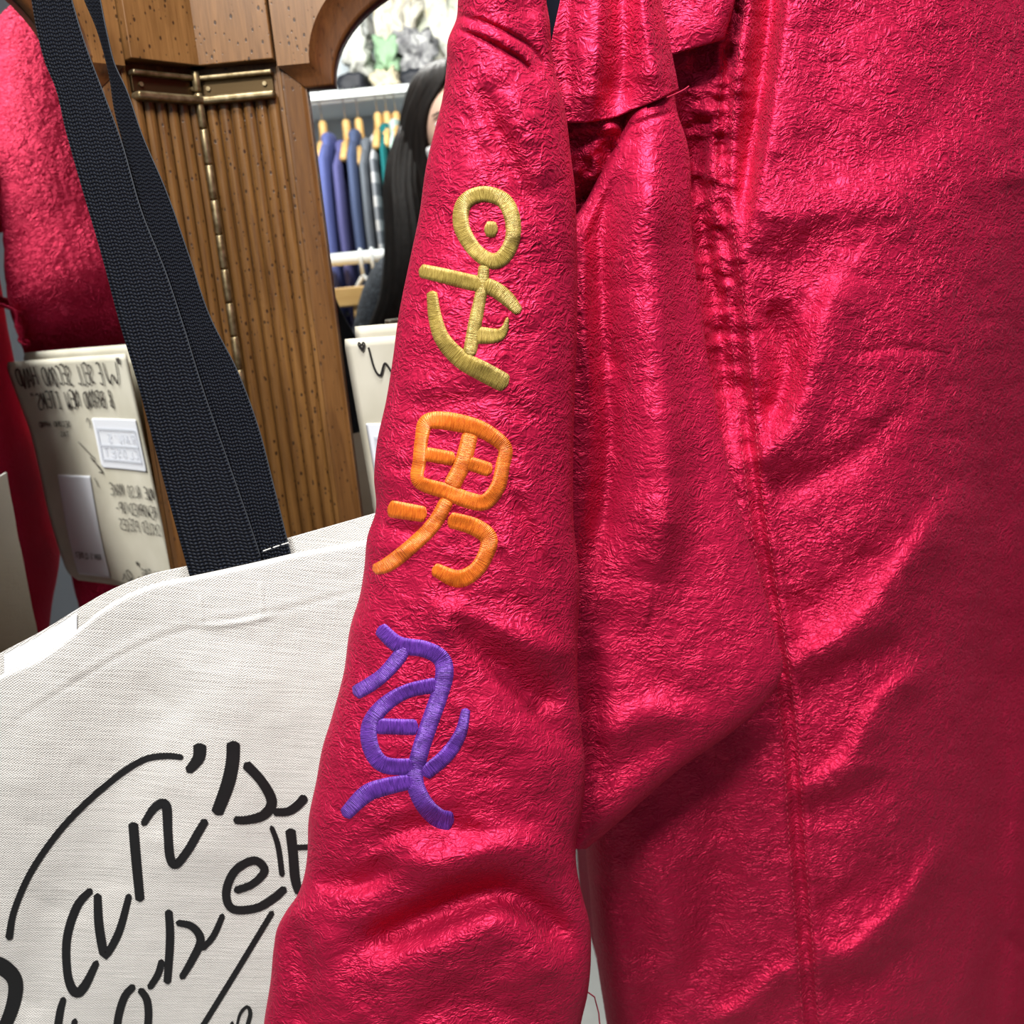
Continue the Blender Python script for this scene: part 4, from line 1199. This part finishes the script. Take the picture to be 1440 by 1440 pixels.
Hc = np.stack([np.stack([catmull(Hr[:, k], .02) for k in range(Hr.shape[1])], 1)], 0)[0] if False else Hr
inn = Hc.copy(); cxy = np.array([hx, hy-.015, 0]); inn[..., :2] = cxy[:2] + (inn[..., :2]-cxy[:2])*.90
n, m = Hc.shape[:2]
V = np.vstack([Hc.reshape(-1, 3), inn.reshape(-1, 3)])
F = np.vstack([grid_faces(n, m), grid_faces(n, m, off=n*m, flip=True)])
idx = np.arange(n*m).reshape(n, m); rim = list(idx[0]) + list(idx[1:, -1]) + list(idx[-1, -2::-1]) + list(idx[-2:0:-1, 0])
F = np.vstack([F, [(c, a, a+n*m, c+n*m) for a, c in zip(rim, rim[1:]+rim[:1])]])
for sgn in (-1, 1):
    pth = np.array([(.105, -.02, .03), (.120, .005, -.04), (.130, .035, -.11), (.128, .075, -.20), (.130, .115, -.29), (.145, .142, -.37), (.178, .150, -.44), (.212, .140, -.52), (.232, .12, -.59)])
    pc = catmull(pth, .02); tt_ = np.linspace(0, 1, len(pc))
    rr_ = np.interp(tt_, [0, .12, .3, .6, .85, 1], [.030, .050, .058, .070, .075, .050])
    rg = []
    for i_, ((a_, b_, c_), r_) in enumerate(zip(pc, rr_)):
        rg.append([(hx+sgn*(a_ + r_*math.cos(k*math.pi/36)), hy+b_+(.036*math.sin(k*math.pi/36))*(1+.16*vnoise(k*.8+sgn*9, i_*.12))+.004*vnoise(k*1.7, i_*.15+5)-.25*r_*abs(math.cos(k*math.pi/36))**3, hz+c_+.012*vnoise(k*.9, 3.3)*(tt_[i_] > .95)) for k in range(72)])
    MB().loft(rg).build('hair_lock', HAIR, person, smooth=True)
ho = new_obj('hair', mesh_from('hair', V, F), HAIR, person)
sb = ho.modifiers.new('sub', 'SUBSURF'); sb.levels = 2; sb.render_levels = 2
# hands round the phone
phone = empty('phone', (.025, -.03, CAM_Z-.07), 'black phone held up by the reflected person', 'phone')
PH = plain('phone_black', (.01, .01, .012), .3)
ph = MB().box((-.048, -.034, CAM_Z-.132), (.028, -.026, CAM_Z+.018)).build('case', PH, phone, bevel=.004)
MB().box((-.045, -.0345, CAM_Z-.128), (.025, -.0338, CAM_Z+.014)).build('screen', plain('screen_glass', (.02, .02, .025), .08), phone)
for cx_, cz_ in ((0, 0), (-.02, 0), (0, -.02)):
    MB().tube([(cx_, -.027, CAM_Z+cz_), (cx_, -.0235, CAM_Z+cz_)], .0075, 16).build('lens', PH, phone, smooth=True)
for sgn, wx in ((-1, -.052), (1, .032)):
    o = Vector((wx, -.045, CAM_Z-.095)); s_ = sgn
    wr = Vector(Vb[9] if sgn < 0 else Vb[12])
    V = [tuple(wr), tuple(o + Vector((s_*.022, -.020, -.010))), tuple(o + Vector((s_*.014, -.004, .008)))]
    E_ = [(0, 1), (1, 2)]; R_ = [(.024, .018), (.026, .015), (.026, .013)]
    skin('hand', V, E_, R_, SKIN, person, 1)
    for k, (dz, ln) in enumerate(((.026, .9), (.008, 1.0), (-.010, .95), (-.027, .75))):
        b0 = o + Vector((s_*.014, .004, dz*.8+.006))
        fv = [b0, b0 + Vector((s_*.004, .022*ln, dz*.15)), b0 + Vector((-s_*.010, .030*ln, dz*.2)), b0 + Vector((-s_*.026*ln, .026, dz*.2))]
        skin('finger', fv, [(0,1),(1,2),(2,3)], [.0088, .0082, .0076, .0065], SKIN, person, 0, 2)
    b0 = o + Vector((s_*.016, -.014, .002))
    skin('thumb', [b0, b0 + Vector((-s_*.004, -.010, .022)), b0 + Vector((-s_*.018, -.008, .040))], [(0,1),(1,2)], [.0105, .0095, .008], SKIN, person, 0, 2)
